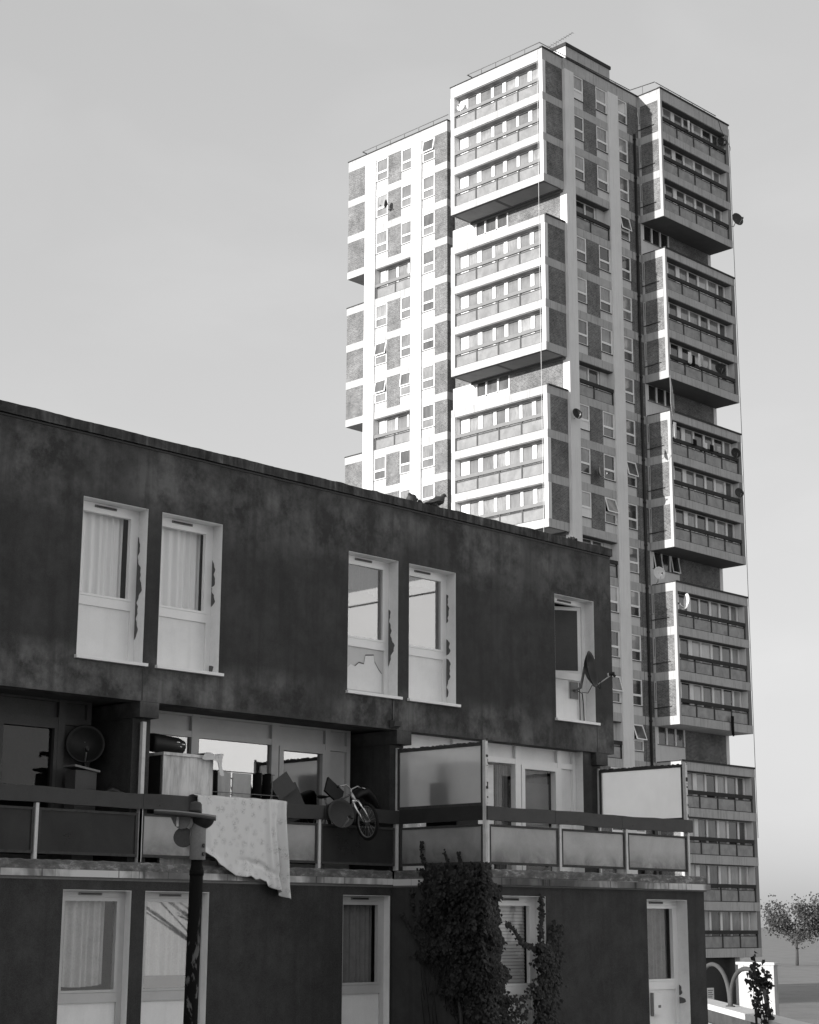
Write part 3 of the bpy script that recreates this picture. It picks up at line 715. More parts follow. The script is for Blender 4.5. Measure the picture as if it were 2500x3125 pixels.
PANES = ['pane_dark', 'pane_mid', 'pane_curtain', 'pane_blind', 'pane_curtain', 'pane_curtain', 'pane_mid']
def tower_window(face, u0, u1, d, zt_, zb_, tilt=0, shade=0, bright=False):
    """tall casement over a small fixed light over a white board"""
    zs = zt_-1.53; zm = zs+.60; f = MB(); t = .075
    fb(f, face, u0, u0+t, d-.02, d+.06, zs, zt_-.005, 'white'); fb(f, face, u1-t, u1, d-.02, d+.06, zs, zt_-.005, 'white')
    fb(f, face, u0+t, u1-t, d-.02, d+.06, zt_-.075, zt_-.005, 'white'); fb(f, face, u0+t, u1-t, d-.02, d+.06, zm-.06, zm+.06, 'white'); fb(f, face, u0+t, u1-t, d-.02, d+.06, zs, zs+.05, 'white')
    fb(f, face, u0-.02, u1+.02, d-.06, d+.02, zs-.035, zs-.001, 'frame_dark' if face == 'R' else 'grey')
    fb(f, face, u0-.012, u1+.012, d, d+.1, zb_+.001, zs-.036, 'spandrel')
    win = f.build('window', tw)
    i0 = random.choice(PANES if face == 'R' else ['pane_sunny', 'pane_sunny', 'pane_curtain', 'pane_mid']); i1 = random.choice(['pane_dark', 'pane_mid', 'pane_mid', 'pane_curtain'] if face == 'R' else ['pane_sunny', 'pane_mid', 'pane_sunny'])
    p = MB()
    def q(za, zb2, mt, off=0): p.face([fp(face, u0+t, d+.03-off, za), fp(face, u1-t, d+.03-off, za), fp(face, u1-t, d+.03, zb2), fp(face, u0+t, d+.03, zb2)], mt)
    if tilt:
        o = tilt
        for a, b_, za, zb2 in ((u0+.03, u0+.10, zm+.02, zt_-.04), (u1-.10, u1-.03, zm+.02, zt_-.04)):
            oa = o; P8 = [fp(face, a, d-.03-oa, za), fp(face, b_, d-.03-oa, za), fp(face, b_, d+.01-oa, za), fp(face, a, d+.01-oa, za), fp(face, a, d-.03, zb2), fp(face, b_, d-.03, zb2), fp(face, b_, d+.01, zb2), fp(face, a, d+.01, zb2)]; p.hexa(P8, 'white')
        fb(p, face, u0+.10, u1-.10, d-.03-o, d+.01-o, zm+.02, zm+.08, 'white'); fb(p, face, u0+.10, u1-.10, d-.03, d+.01, zt_-.1, zt_-.04, 'white')
        p.face([fp(face, u0+.1, d-.01-o, zm+.08), fp(face, u1-.1, d-.01-o, zm+.08), fp(face, u1-.1, d-.01, zt_-.1), fp(face, u0+.1, d-.01, zt_-.1)], 'pane_mid')
        q(zm+.06, zt_-.075, 'pane_dark')
    else: q(zm+.06, zt_-.075, i0)
    if bright: q(zs+.05, zm-.06, 'whitewall')
    else: q(zs+.05, zm-.06, i1)
    p.build('window_panes', win); return win
tilts_R = {(2, 3): .20, (1, 10): .25, (2, 9): .2, (2, 15): .30, (1, 14): .22}
for j in range(18):
    zt_, zb_ = B[j], B[j+1]+.49
    for k, (a, b_) in enumerate(((74.665, 75.665), (76.885, 77.955), (78.97, 79.97))):
        if SET(j) and k < 2: continue
        tower_window('R', a, b_, CY+.04, zt_, zb_, tilts_R.get((k, j), 0), bright=(k == 0 and j in (0, 8, 10)))
tilts_L = {(0, 5): .16, (0, 6): .16, (1, 6): .12, (2, 0): .14}
for j in range(14):
    zt_, zb_ = B[j], B[j+1]+.49
    for k, (a, b_) in enumerate(((76.70, 77.79), (74.43, 75.44), (72.38, 73.47))):
        if SET(j) and k < 2: continue
        tower_window('L', a, b_, WX+.04, zt_, zb_, tilts_L.get((k, j), 0))

def balcony(face, u0, u1, d, zb_, zt_, posts, panes, style, solid=None, jamb=None):
    """posts, bottom and top bars; child handrail, panels and the window strip behind"""
    f = MB(); dk = style['metal']
    for x in posts: fb(f, face, x-.05, x+.05, d+.02, d+.09, zb_, zb_+.80, dk)
    fb(f, face, u0, u1, d+.03, d+.08, zb_+.002, zb_+.045, dk)
    for a, b_ in zip(posts, posts[1:]): fb(f, face, a+.05, b_-.05, d+.03, d+.08, zb_+.66, zb_+.70, dk)
    bal = f.build('balcony', tw)
    h = MB(); fb(h, face, u0, u1, d-.02, d+.10, zb_+.79, zb_+1.0, style['rail']); h.build('handrail', bal)
    for a, b_ in zip(posts, posts[1:]):
        gpn = MB(); fb(gpn, face, a+.05, b_-.05, d+.05, d+.062, zb_+.045, zb_+.66, style['panel']); gpn.build('glass_panel', bal)
    so_ = MB(); fb(so_, face, u0+.01, u1-.01, d+.04, d+.475, zt_-.05, zt_-.004, 'underside' if face == 'R' else 'soffit'); so_.build('soffit', bal)  # dark sheet paints the shade under the slab, paler on the sunlit side
    wn = MB(); dg = d+.5; last = panes[0][0]-.1
    edges = [jamb[0]]+[e for p in panes for e in p]+[jamb[1]]
    for i in range(0, len(edges), 2): fb(wn, face, edges[i], edges[i+1], dg-.02, dg+.08, zb_, zt_-.002, 'white')
    for a, b_ in panes:
        fb(wn, face, a, b_, dg-.02, dg+.08, zt_-.07, zt_-.002, 'white')
        door = random.random() < .25
        sill = .12 if door else .62
        fb(wn, face, a, b_, dg-.01, dg+.08, zb_, zb_+sill, 'spandrel')
        mt = random.choice(style['tones'])
        wn.face([fp(face, a, dg+.04, zb_+sill), fp(face, b_, dg+.04, zb_+sill), fp(face, b_, dg+.04, zt_-.07), fp(face, a, dg+.04, zt_-.07)], mt)
    wn.build('window_strip', bal); return bal
stL = dict(metal='midgrey', rail='grey', panel='wired_lit', tones=['pane_curtain', 'pane_sunny', 'pane_sunny', 'pane_sunny', 'pane_curtain'])  # balcony materials in copies toned for the sunlit side
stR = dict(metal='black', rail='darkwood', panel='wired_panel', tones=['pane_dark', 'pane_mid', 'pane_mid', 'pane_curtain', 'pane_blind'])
mp_ = [67.71, 66.01, 64.30, 62.58, 60.93]; mpane = [(60.95, 61.86), (62.15, 62.9), (63.1, 63.92), (64.19, 64.9), (65.12, 65.98), (66.32, 67.04)]
for j in (0, 1, 2, 4, 5, 6, 8, 9, 10):
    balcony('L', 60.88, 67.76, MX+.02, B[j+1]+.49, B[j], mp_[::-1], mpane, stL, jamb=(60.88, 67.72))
mc = Cols(); mc.rng = True
for j in range(20):
    mc.j = j
    if SET(j): continue
    z0, z1 = B[j+1]+.49, B[j]
    mc.box(MX, MX+.28, MY0+.001, 60.875, z0, z1, 'pillar'); mc.box(MX, MX+.55, 67.765, MY1-.001, z0, z1, 'pillar')
mc.build('corner_column', tw)
bpst = [81.24, 82.79, 84.56, 86.30, 88.02]; bpane = [(82.01, 82.79), (83.18, 83.97), (84.14, 85.03), (85.24, 86.02), (86.21, 87.11), (87.28, 87.95)]
bpane = [(81.40, 82.0)]+[(a-.0, b_) for a, b_ in bpane][0:6]
bpane = [(82.0, 82.80), (83.17, 83.97), (84.13, 85.03), (85.23, 86.02), (86.20, 87.11), (87.28, 87.88)]
for j in [q for q in range(20) if not SET(q)]:
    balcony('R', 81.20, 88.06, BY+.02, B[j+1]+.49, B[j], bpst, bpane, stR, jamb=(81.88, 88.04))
bc = Cols(); bc.rng = True
for j in range(20):
    bc.j = j
    if SET(j): continue
    z0, z1 = B[j+1]+.49, B[j]
    bc.box(CX1+.001, CX1+.18, BY+.001, BY+.198, z0, z1, 'concrete'); bc.box(CX1+.02, CX1+.05, BY+.03, BY+.6, z0, z1, 'brick')
    bc.box(88.07, BX1-.001, BY+.02, CY, z0, z1, 'grey'); bc.box(88.055, 88.069, BY+.05, BY+.5, z0, z1, 'pillar')
    bc.box(CX1+.19, 81.86, BY+.51, BY+.62, z0, z1, 'midgrey')
bc.build('bay_cheek', tw)
# narrow white slit windows beside the corner, and overflow pipes
for j in range(18):
    if SET(j): continue
    z0, z1 = B[j+1]+.49, B[j]
    sw = MB(); sw.box(CX1+.004, CX1+.2, 60.30, 60.485, z0, z1, 'spandrel'); sw.box(CX1-.004, CX1+.004, 60.33, 60.37, z0+.95, z1-.08, 'pane_mid'); sw.box(CX1-.01, CX1+.004, 60.30, 60.48, z0+.86, z0+.88, 'grey'); sw.build('slit_window', tw)
    op = MB(); op.tube([(CX1-.03, 60.45, z0+.52), (CX1-.03, 59.25, z0+.56)], .025, 'frame_dark', 6); op.tube([(CX1-.03, 59.25, z0+.56), (CX1+.02, 59.25, z0+.56)], .02, 'frame_dark', 6); op.build('overflow_pipe', tw)
# set-back window strips
for j in (3, 7, 11):
    z0, z1 = B[j+1]+.49, B[j]
    sw = MB(); sw.box(CX0-.02, CX0+.15, 65.02, 67.72, z0, z1-1.02, 'spandrel')
    for a, b_ in ((65.02, 65.10), (65.88, 66.0), (66.82, 66.94), (67.62, 67.72)): sw.box(CX0-.03, CX0+.1, a, b_, z1-1.019, z1-.002, 'white')
    sw.box(CX0-.03, CX0+.1, 65.10, 67.62, z1-1.019, z1-.94, 'white')
    for a, b_ in ((65.10, 65.88), (66.0, 66.82), (66.94, 67.62)): sw.face([(CX0+.04, a, z1-.94), (CX0+.04, b_, z1-.94), (CX0+.04, b_, z1), (CX0+.04, a, z1)], 'pane_mid')
    sw.build('window', tw)
for j in (3, 7, 11, 15):
    z0, z1 = B[j+1]+.49, B[j]
    sw = MB(); sw.box(81.05, 83.92, CY-.01, CY+.2, z0, z1-1.0, 'pillar'); sw.box(81.05, 81.28, CY-.01, CY+.2, z1-.999, z1-.002, 'pillar')
    for a, b_ in ((81.28, 81.34), (82.12, 82.22), (82.98, 83.08), (83.84, 83.92)): sw.box(a, b_, CY-.03, CY+.1, z1-.999, z1-.003, 'white')
    sw.box(81.26, 83.93, CY-.05, CY-.012, z1-1.05, z1-1.0, 'grey')
    for i, (a, b_) in enumerate(((81.34, 82.12), (82.22, 82.98), (83.08, 83.84))):
        o = .18 if (j, i) in ((11, 0), (11, 2)) else 0
        sw.face([(a, CY+.04-o, z1-.99), (b_, CY+.04-o, z1-.99), (b_, CY+.04, z1), (a, CY+.04, z1)], 'pane_dark')
        if o:
            for x in (a, b_-.05): sw.hexa([(x, CY-.02-o, z1-1), (x+.05, CY-.02-o, z1-1), (x+.05, CY+.02-o, z1-1), (x, CY+.02-o, z1-1), (x, CY-.04, z1-.02), (x+.05, CY-.04, z1-.02), (x+.05, CY, z1-.02), (x, CY, z1-.02)], 'white')
            sw.box(a+.05, b_-.05, CY-.02-o, CY+.02-o, z1-1, z1-.95, 'white')
        sw.box(a, b_, CY+.05, CY+.1, z1-.999, z1-.003, 'jet_black')
    sw.build('window', tw)
# small recessed balconies between the pillars on the set-back storeys
for j in (3, 7, 11, 15):
    z0, z1 = B[j+1]+.49, B[j]
    balcony('R', 74.67, 77.955, CY+.0, z0, z1, [74.72, 76.16, 77.90], [(74.75, 75.2), (75.32, 76.15), (76.27, 77.1)], stR, jamb=(74.67, 77.2))
    jbx = MB(); jbx.box(77.22, 77.95, CY+.42, CY+.5, z0, z1-.01, 'spandrel'); jbx.build('jamb', tw)
for j in (3, 7, 11):
    jbx = MB(); jbx.box(WX+.42, WX+.5, 77.23, 77.79, B[j+1]+.49, B[j]-.01, 'spandrel'); jbx.build('jamb', tw)
    z0, z1 = B[j+1]+.49, B[j]
    balcony('L', 74.43, 77.79, WX+.0, z0, z1, [74.48, 75.96, 77.70], [(74.55, 75.1), (75.25, 76.1), (76.3, 77.1)], stL, jamb=(74.45, 77.22))
# roof: plant room, railings, aerials
pr = MB(); pr.box(78.35, 82.83, 64.0, 69.0, 50.2, 54.5, 'concrete'); pr.box(78.34, 78.35, 64.02, 68.9, 50.3, 54.4, 'whitewall'); pr.box(78.28, 82.9, 63.93, 69.05, 54.5, 54.72, 'felt'); pr.build('plant_room', tw)  # white sheet on the sunward side paints in its sunlit brightness
def railing(p, q, n, h=1.05):
    rr = MB()
    p, q = Vector(p), Vector(q)
    for i in range(n+1):
        a = p.lerp(q, i/n)
        if 0 < i < n or n < 2: rr.tube([a, a+Vector((0, 0, h))], .028, 'grey', 5)
    rr.tube([p+Vector((0, 0, h)), q+Vector((0, 0, h))], .03, 'grey' if abs(p.x-q.x) < .1 else 'midgrey', 5)
    rr.tube([p+Vector((0, 0, .18)), q+Vector((0, 0, .18))], .025, 'grey' if abs(p.x-q.x) < .1 else 'midgrey', 5); rr.build('roof_railing', tw)
rz = 50.5
railing((72.7, 61.4, rz), (72.7, 67.3, rz), 5); railing((72.7, 61.4, rz), (81.4, 61.3, rz), 6); railing((81.4, 61.3, rz), (81.6, 59.5, rz), 2); railing((81.7, 59.5, rz), (88.2, 59.5, rz), 5)
railing((75.8, 71.9, rz), (75.8, 80.0, rz), 6)
for y in (67.3, 80.0): rr = MB(); rr.tube([(72.7 if y < 70 else 75.8, y, rz+1.05), (74.0 if y < 70 else 77.1, y, rz+1.0)], .035, 'black', 5); rr.build('roof_railing', tw)
an = MB(); an.tube([(78.6, 65.0, 54.6), (78.6, 65.0, 55.2)], .03, 'grey', 5); an.tube([(78.3, 65.7, 54.85), (79.1, 64.0, 55.7)], .02, 'grey', 5)
for i in range(12):
    t = i/11; c_ = Vector((78.3, 65.7, 54.85)).lerp(Vector((79.1, 64.0, 55.7)), t); l = .22-.08*t; an.tube([c_+Vector((l, 0, 0)), c_-Vector((l, 0, 0))], .012, 'grey', 4)
an.build('aerial', tw)
dp = MB(); dp.tube([(80.55, CY-.10, GZ), (80.55, CY-.10, B[1]+.6)], .075, 'black', 8)
for j in range(1, 20): dp.tube([(80.55, CY-.10, B[j]+.2), (80.55, CY-.10, B[j]+.32)], .10, 'black', 8)
dp.build('downpipe', tw)
cb = MB(); cb.tube([(MX-.03, 60.95, 50.6), (MX-.05, 60.97, 38), (MX-.03, 60.96, 26), (MX-.04, 60.95, 8)], .012, 'white', 4); cb.build('hanging_cable', tw)
cb = MB(); cb.tube([(BX1+.02, BY-.03, 50.4), (BX1+.04, BY-.05, 30), (BX1+.03, BY-.02, 5)], .018, 'rubber', 6); cb.build('hanging_cable', tw)
cb = MB(); cb.tube([(80.15, CY-.03, 50), (80.15, CY-.03, 5)], .014, 'grey', 4); cb.build('hanging_cable', tw)
cb = MB(); cb.tube([(87.3, BY-.02, 50.6), (87.5, BY-.04, 50.1), (87.9, BY-.05, 49.6), (88.3, BY-.05, 49.35), (88.5, BY-.05, 49.1), (88.45, BY-.05, 48.9)], .016, 'black', 4); cb.build('hanging_cable', tw)

# undercroft of the tower: black sheets stand in for its deep shade
uc = MB(); uc.box(CX1, 87.1, 59.5, 59.8, GZ, B[20]-.03, 'jet_black'); uc.box(CX1, BX1, BY+.3, 61.4, B[20]-.02, B[20]-.004, 'jet_black'); uc.build('undercroft_shade', tw)

# ================================================================== satellite dishes
def dish(name, c, aim, size, mat, label, group=None, wall=None, arm=True, text=None, wire=False, squash=1.12):
    """offset dish facing 'aim' with arm, receiver and a bent wall bracket to point 'wall'"""
    c = Vector(c); a = Vector(aim).normalized(); side = a.cross(Vector((0, 0, 1))).normalized(); upv = side.cross(a).normalized()
    t = thing(name, label, 'satellite dish', tuple(c), group)
    rad = size/2; m = MB(); rows = []; back = []
    for i in range(9):
        r = rad*i/8; dep = -.24*size*(1-(i/8)**2)
        rows.append([c+side*(r*math.cos(k*math.pi/16))+upv*(r*squash*math.sin(k*math.pi/16))+a*dep for k in range(32)])
        back.append([q-a*.012 for q in rows[-1]])
    rim = [c+side*((rad+.012)*math.cos(k*math.pi/16))+upv*((rad+.012)*squash*math.sin(k*math.pi/16))-a*.008 for k in range(32)]
    m.grid(rows+[rim]+back[::-1], mat, True)
    m.build('reflector', t)
    if arm:
        am = MB(); lo = c-upv*rad*squash*.96; ln = c+a*size*.62-upv*rad*.55
        am.tube([lo-a*.04, lo+a*.02, ln], size*.02, 'alu', 6); am.build('feed_arm', t)
        lm = MB(); lm.tube([ln+a*.06*size, ln, ln-a*.12*size], [size*.05, size*.06, size*.055], 'jet_black', 8); lm.tube([ln-a*.12*size, ln-a*.17*size], [size*.055, size*.05], 'dish_white', 8); lm.tube([ln, ln-upv*.1*size+a*.03], [size*.05, size*.04], 'jet_black', 8); lm.build('receiver', t)
    if wall is not None:
        wv = Vector(wall); bm_ = MB(); bc_ = c-a*.25*size
        bm_.tube([bc_+upv*size*.12, bc_-a*.03-upv*size*.05, Vector((bc_.x*.6+wv.x*.4, bc_.y*.6+wv.y*.4, wv.z+.03)), wv], size*(.042 if text else .03), 'grey', 8)
        bm_.build('bracket', t)
    return t
GD = 'satellite dishes on the tower'
# on the low block
d5 = dish('satellite_dish', (22.10, 17.72, 4.06), (.36, -.92, .14), .52, 'dish_dark', 'black satellite dish with faded lettering beside the open window of the dark block', None, (22.2, 18.21, 3.75), text=True)
pl = MB(); pl.box(22.10, 22.30, 18.195, 18.209, 3.62, 3.90, 'grey'); pl.build('mounting_plate', d5)
cbl = MB(); cbl.tube([(22.2, 18.15, 3.76), (22.36, 18.16, 3.72), (22.40, 18.17, 3.55), (22.41, 18.17, 3.24)], .009, 'jet_black', 5); cbl.tube([(22.33, 18.19, 3.9), (22.33, 18.19, 3.24)], .008, 'jet_black', 5)
cbl.tube([(22.12, 17.75, 3.8), (22.25, 17.95, 3.70), (22.34, 18.15, 3.74)], .006, 'jet_black', 5)
cbl.build('cable', d5); cbl = MB(); cbl.tube([(21.8, 17.4, 3.76), (21.83, 17.37, 3.68), (21.75, 17.3, 3.66), (21.72, 17.25, 3.78)], .006, 'jet_black', 5); cbl.build('cable', d5)
# faded maker's lettering on the reflector
def letter_curve(txt, size, M4, mat, name, parent):
    cu = bpy.data.curves.new(name, 'FONT'); cu.body = txt; cu.size = size; cu.align_x = 'CENTER'; cu.extrude = .0006
    tmp = bpy.data.objects.new(name+'_src', cu); col.objects.link(tmp)
    bpy.context.view_layer.update()
    me = bpy.data.meshes.new_from_object(tmp.evaluated_get(bpy.context.evaluated_depsgraph_get()))
    bpy.data.objects.remove(tmp)
    me.materials.clear(); me.materials.append(M[mat]); me.name = name
    ob = bpy.data.objects.new(name, me); col.objects.link(ob); ob.parent = parent; ob.matrix_local = M4; return ob
a = Vector((.36, -.92, .14)).normalized(); sd_ = Vector((0, 0, 1)).cross(a).normalized(); uv_ = a.cross(sd_).normalized()
rot = Matrix((sd_, uv_, a)).transposed().to_4x4()
letter_curve('homemate', .055, Matrix.Translation(-a*.098+uv_*.05-sd_*.03) @ rot, 'letter', 'lettering', d5)
d6 = dish('satellite_dish', (16.72, 17.92, 1.49), (-.25, -.95, .22), .40, 'grey_d' if 0 else 'dish_grey', 'grey satellite dish fixed to the balcony rail next to the hung bicycle', None, (16.72, 18.06, 1.5), squash=1.0)
d7 = dish('satellite_dish', (12.88, 18.62, 2.22), (-.5, -.85, .15), .48, 'dish_dark', 'large dark satellite dish in the shaded balcony at the left edge', None, (13.1, 18.8, 1.75), squash=1.0)
# on the tower
tdl = [
 ((72.2, 67.42, 49.25), (-.9, -.3, .25), .50, 'dish_white', 'white dish in the topmost sunlit balcony of the tower', (72.45, 67.65, 49.0)),
 ((74.55, 76.43, 46.25), (-.5, .8, .2), .52, 'dish_grey', 'dark dish on the sunlit wing of the tower by a window', (75.0, 76.1, 45.9)),
 ((88.75, 58.5, 44.2), (-.35, -.9, .2), .80, 'dish_grey', 'grey dish sticking out past the tower edge against the sky', (88.4, 58.9, 43.7)),
 ((73.95, 60.02, 28.3), (-.3, -.9, .3), .60, 'dish_dark', 'round dark dish on the pale pillar of the tower', (74.1, 60.4, 28.1)),
 ((80.85, 59.7, 20.0), (-.55, -.8, .2), .70, 'dish_white', 'round white dish standing on the roof ledge of a set-back tower floor', (81.2, 60.2, 19.5)),
 ((81.7, 58.5, 18.3), (-.88, .45, .1), .78, 'dish_white', 'white dish seen edge-on on a tower balcony', (81.4, 58.74, 17.8)),
 ((87.85, 58.85, 49.4), (-.5, -.8, .2), .62, 'dish_dark', 'dark dish in the corner of the top shaded tower balcony', (88.0, 59.15, 49.0)),
 ((87.6, 58.6, 28.4), (-.55, -.8, .2), .60, 'dish_dark', 'dark dish at the end of the tower balcony with the long washing line', (87.8, 58.75, 28.0)),
 ((86.5, 58.75, 33.65), (-.5, -.8, .2), .66, 'dish_dark', 'dark dish behind the four garments on a tower balcony', (86.7, 59.1, 33.2)),
 ((76.1, 60.12, 25.3), (.55, -.8, .2), .66, 'dish_grey', 'grey bent dish on the brick between two tower windows', (76.4, 60.48, 25.1)),
 ((87.8, 58.6, 25.9), (-.55, -.8, .2), .55, 'dish_grey', 'grey dish one floor below the long washing line of the tower', (87.9, 58.75, 25.5)),
]
for c_, aim, sz, mt, lab, wl in tdl: dish('satellite_dish', c_, aim, sz, mt, lab, GD, wl)

# ================================================================== balcony clutter
def garment(pts_w, x0, x1, y, ztop, prof, mat, name, label, cat, group=None, fold=.02, n=26, rows_n=12, thick=.006, seed=1):
    rnd = random.Random(seed); ph = rnd.uniform(0, 6)
    m = MB(); fr_, bk_ = [], []
    for i in range(rows_n+1):
        t = i/rows_n; r1, r2_ = [], []
        for k in range(n+1):
            u = k/n; zb = prof(u); z = ztop+(zb-ztop)*t
            yy = y+fold*math.sin(u*11+ph)*(.3+.7*t)+fold*.5*math.sin(u*27+ph*2)*t
            x = x0+(x1-x0)*u
            r1.append((x, yy, z)); r2_.append((x, yy+thick, z))
        fr_.append(r1); bk_.append(r2_)
    m.grid(fr_, mat); m.grid(bk_[::-1], mat)
    for A, Bq in ((fr_[-1], bk_[-1]), (fr_[0], bk_[0])): m.grid([A, Bq], mat)
    m.grid([[r[0] for r in fr_], [r[0] for r in bk_]], mat); m.grid([[r[-1] for r in fr_], [r[-1] for r in bk_]], mat)
    o = m.build(name, None, (x0, y, ztop)); return tag(o, label, cat, group)
# the sprigged sheet over the rail
def lerp_prof(P_):
    def f(u):
        for (a, p), (b, q) in zip(P_, P_[1:]):
            if a <= u <= b: return p+(q-p)*(u-a)/(b-a)
        return P_[-1][1]
    return f
sx0, sx1 = 14.20, 15.745
pf = lerp_prof([(0, 1.05), (.06, .92), (.2, .76), (.35, .66), (.42, .60), (.5, .585), (.56, .60), (.62, .555), (.68, .565), (.745, .53), (.76, .47), (.83, .42), (.9, .355), (.95, .31), (.975, .34), (1.0, .62)])
sh = MB(); rows = []; back = []
for i in range(61):
    t = i/60; row = []; rb_ = []
    for k in range(141):
        u = k/140; x = sx0+(sx1-sx0)*u
        if t < .1:                                             # over the rail
            q = t/.1; y = 18.17-.19*q; z = 1.60+.028*math.sin(math.pi*q)
            z += .004*math.sin(u*30)
        else:
            q = (t-.1)/.9; z = 1.605+(pf(u)-1.605)*q
            fold = .085*math.exp(-((u-.775-.03*q)/.022)**2)*(1-.5*q)+.13*math.exp(-((u-.85+.01*q)/.022)**2)*(.3+.7*q)+.15*math.exp(-((u-.945)/.024)**2)-.03*math.exp(-((u-.897-.005*q)/.014)**2)-.05*math.exp(-((u-.99)/.012)**2)+.04*math.exp(-((u-.62+.12*q)/.03)**2)*q+.03*math.exp(-((u-.10-.06*q)/.04)**2)+.022*math.exp(-((u-.33+.05*q)/.03)**2)*q
            y = 17.955-.02*q+.012*math.sin(u*13+q*2)*q+.008*math.sin(u*31+q*6)*q-fold*(.35+.65*min(1, 1.6*q))+.045*math.exp(-((q-.80-.1*(u-.6))/.03)**2)*max(0, math.sin((u-.42)*6.2) if .42 < u < .92 else 0)
            y -= .05*max(0, q-.88)/.12*math.sin(u*9)**2
            x += .02*math.sin(q*5+u*4)*q
        row.append((x, y, z)); rb_.append((x, y+.006, z-.001))
    rows.append(row); back.append(rb_)
sh.grid(rows, 'sheet'); sh.grid(back[::-1], 'sheet'); sh.grid([rows[-1], back[-1]], 'sheet'); sh.grid([[r[0] for r in rows], [r[0] for r in back]], 'sheet'); sh.grid([[r[-1] for r in rows], [r[-1] for r in back]], 'sheet')
tag(sh.build('bed_sheet', None, (15, 18.05, 1.6)), 'pale sprigged bed sheet draped over the balcony rail', 'sheet')
GC = 'washing on the cluttered balcony'
garment(None, 14.74, 14.88, 18.40, 1.99, lambda u: 1.45, 'cloth_black', 'dark_garment', 'narrow dark garment hung at the left of two grey towels', 'clothing', GC, .02, seed=3)
garment(None, 14.885, 15.12, 18.42, 1.985, lambda u: 1.42, 'cloth_grey', 'towel', 'narrower pale grey towel hung beside the narrow dark garment', 'towel', GC, .012, seed=4)
garment(None, 15.135, 15.47, 18.40, 1.98, lambda u: 1.40, 'cloth_grey', 'towel', 'wider pale grey towel hung next to the black trousers', 'towel', GC, .012, seed=5)
tr = MB(); yq = 18.40
for a, b_, c0, c1 in ((15.49, 15.66, 15.48, 15.615), (15.66, 15.83, 15.655, 15.80)):
    tr.tube([((a+b_)/2, yq, 2.0), ((a+b_)/2, yq, 1.8), ((c0+c1)/2, yq, 1.38)], [(b_-a)/2+.004, (b_-a)/2+.006, (c1-c0)/2], 'cloth_black', 12, True, .35)
tag(tr.build('trousers', None, (15.66, yq, 2.0)), 'black trousers hung upside on the airer behind the sheet', 'trousers', GC)
ln = MB(); ln.tube([(14.7, 18.42, 1.995), (15.9, 18.42, 1.995)], .008, 'grey', 6)
for x in (14.76, 15.86): ln.tube([(x, 18.42, .735), (x, 18.42, 1.995)], .009, 'grey', 6); ln.tube([(x, 18.2, .735), (x, 18.42, 1.5)], .008, 'grey', 6)
for y in (18.3, 18.55): ln.tube([(14.72, y, 1.7), (15.88, y, 1.7)], .006, 'grey', 6)
tag(ln.build('clothes_airer', None, (15.3, 18.42, .735)), 'thin grey clothes airer carrying towels and trousers', 'clothes airer')
# tall stained cabinet
cab = thing('cabinet', 'tall stained white cabinet behind the rail, a black case on its top', 'cabinet', (14.28, 18.6, .735))
m = MB(); m.box(13.87, 14.70, 18.28, 18.66, .735, 2.125, 'stained'); m.build('body', cab)
m = MB(); m.box(13.85, 14.72, 18.25, 18.69, 2.126, 2.165, 'stained'); m.build('top_board', cab)
m = MB(); m.box(13.845, 13.869, 18.30, 18.66, .735, 2.12, 'black'); m.build('side_edge', cab)
rag = MB(); rows = []
for i in range(9):
    t = i/8; rows.append([(14.50+.33*u+.02*math.sin(t*5+u*3), 18.24-.05*math.sin(u*3), 2.185-.16*t*(.35+.65*u)+.02*math.sin(u*9+t*4)-(.12*t if u > .7 else 0)) for u in [k/14 for k in range(15)]])
top = [[(p_[0], p_[1]+.42, 2.185+.012*math.sin(p_[0]*40)) for p_ in rows[0]]]
rag.grid(top+rows, 'cloth_white'); tag(rag.build('rag', None, (14.6, 18.25, 2.17)), 'crumpled white cloth over the corner of the stained cabinet', 'cloth')
# black case on the cabinet: ribbed barrel with handles
cs_ = thing('carry_case', 'black ribbed carry case lying on the stained cabinet', 'case', (14.1, 18.5, 2.166))
m = MB()
m.tube([(13.80, 18.5, 2.30), (13.86, 18.5, 2.30), (14.05, 18.47, 2.285), (14.20, 18.45, 2.275), (14.30, 18.44, 2.265)], [.115, .125, .118, .115, .085], 'jet_black', 16, True, 1.0); m.build('case_body', cs_)
m = MB()
for i in range(9): m.tube([(13.93+.038*i, 18.49, 2.40-.004*i), (13.945+.038*i, 18.49, 2.408-.004*i)], .016, 'jet_black', 8)
m.build('top_ribs', cs_)
m = MB()
for dx, dz in ((0, 0), (.085, -.02), (.03, -.055)): m.tube([(14.13+dx, 18.355, 2.315+dz), (14.19+dx, 18.35, 2.313+dz)], .013, 'chrome', 8)
m.build('clip', cs_)
# leaning grey boards
bdp = MB()
def board(mb, c, w_, h_, ang, lean, mat, th=.02):
    ca, sa = math.cos(ang), math.sin(ang); c = Vector(c)
    ex = Vector((ca, 0, sa)); ez = Vector((-sa, lean, ca)).normalized(); n_ = ex.cross(ez).normalized()
    p = [c+ex*a*w_/2+ez*b_*h_/2+n_*k for k in (0, th) for a, b_ in ((-1, -1), (1, -1), (1, 1), (-1, 1))]
    mb.hexa(p, mat)
board(bdp, (16.05, 18.42, 1.85), .36, .27, R(33), .2, 'midgrey'); 
tag(bdp.build('board', None, (16.05, 18.42, 1.7)), 'grey board propped askew beside the black trousers', 'board', 'boards leaning on the balcony')
bdq = MB(); board(bdq, (16.22, 18.46, 1.62), .48, .5, R(20), .25, 'midgrey'); tag(bdq.build('board', None, (16.22, 18.46, 1.5)), 'larger grey board leaning behind the rail under the smaller askew one', 'board', 'boards leaning on the balcony')
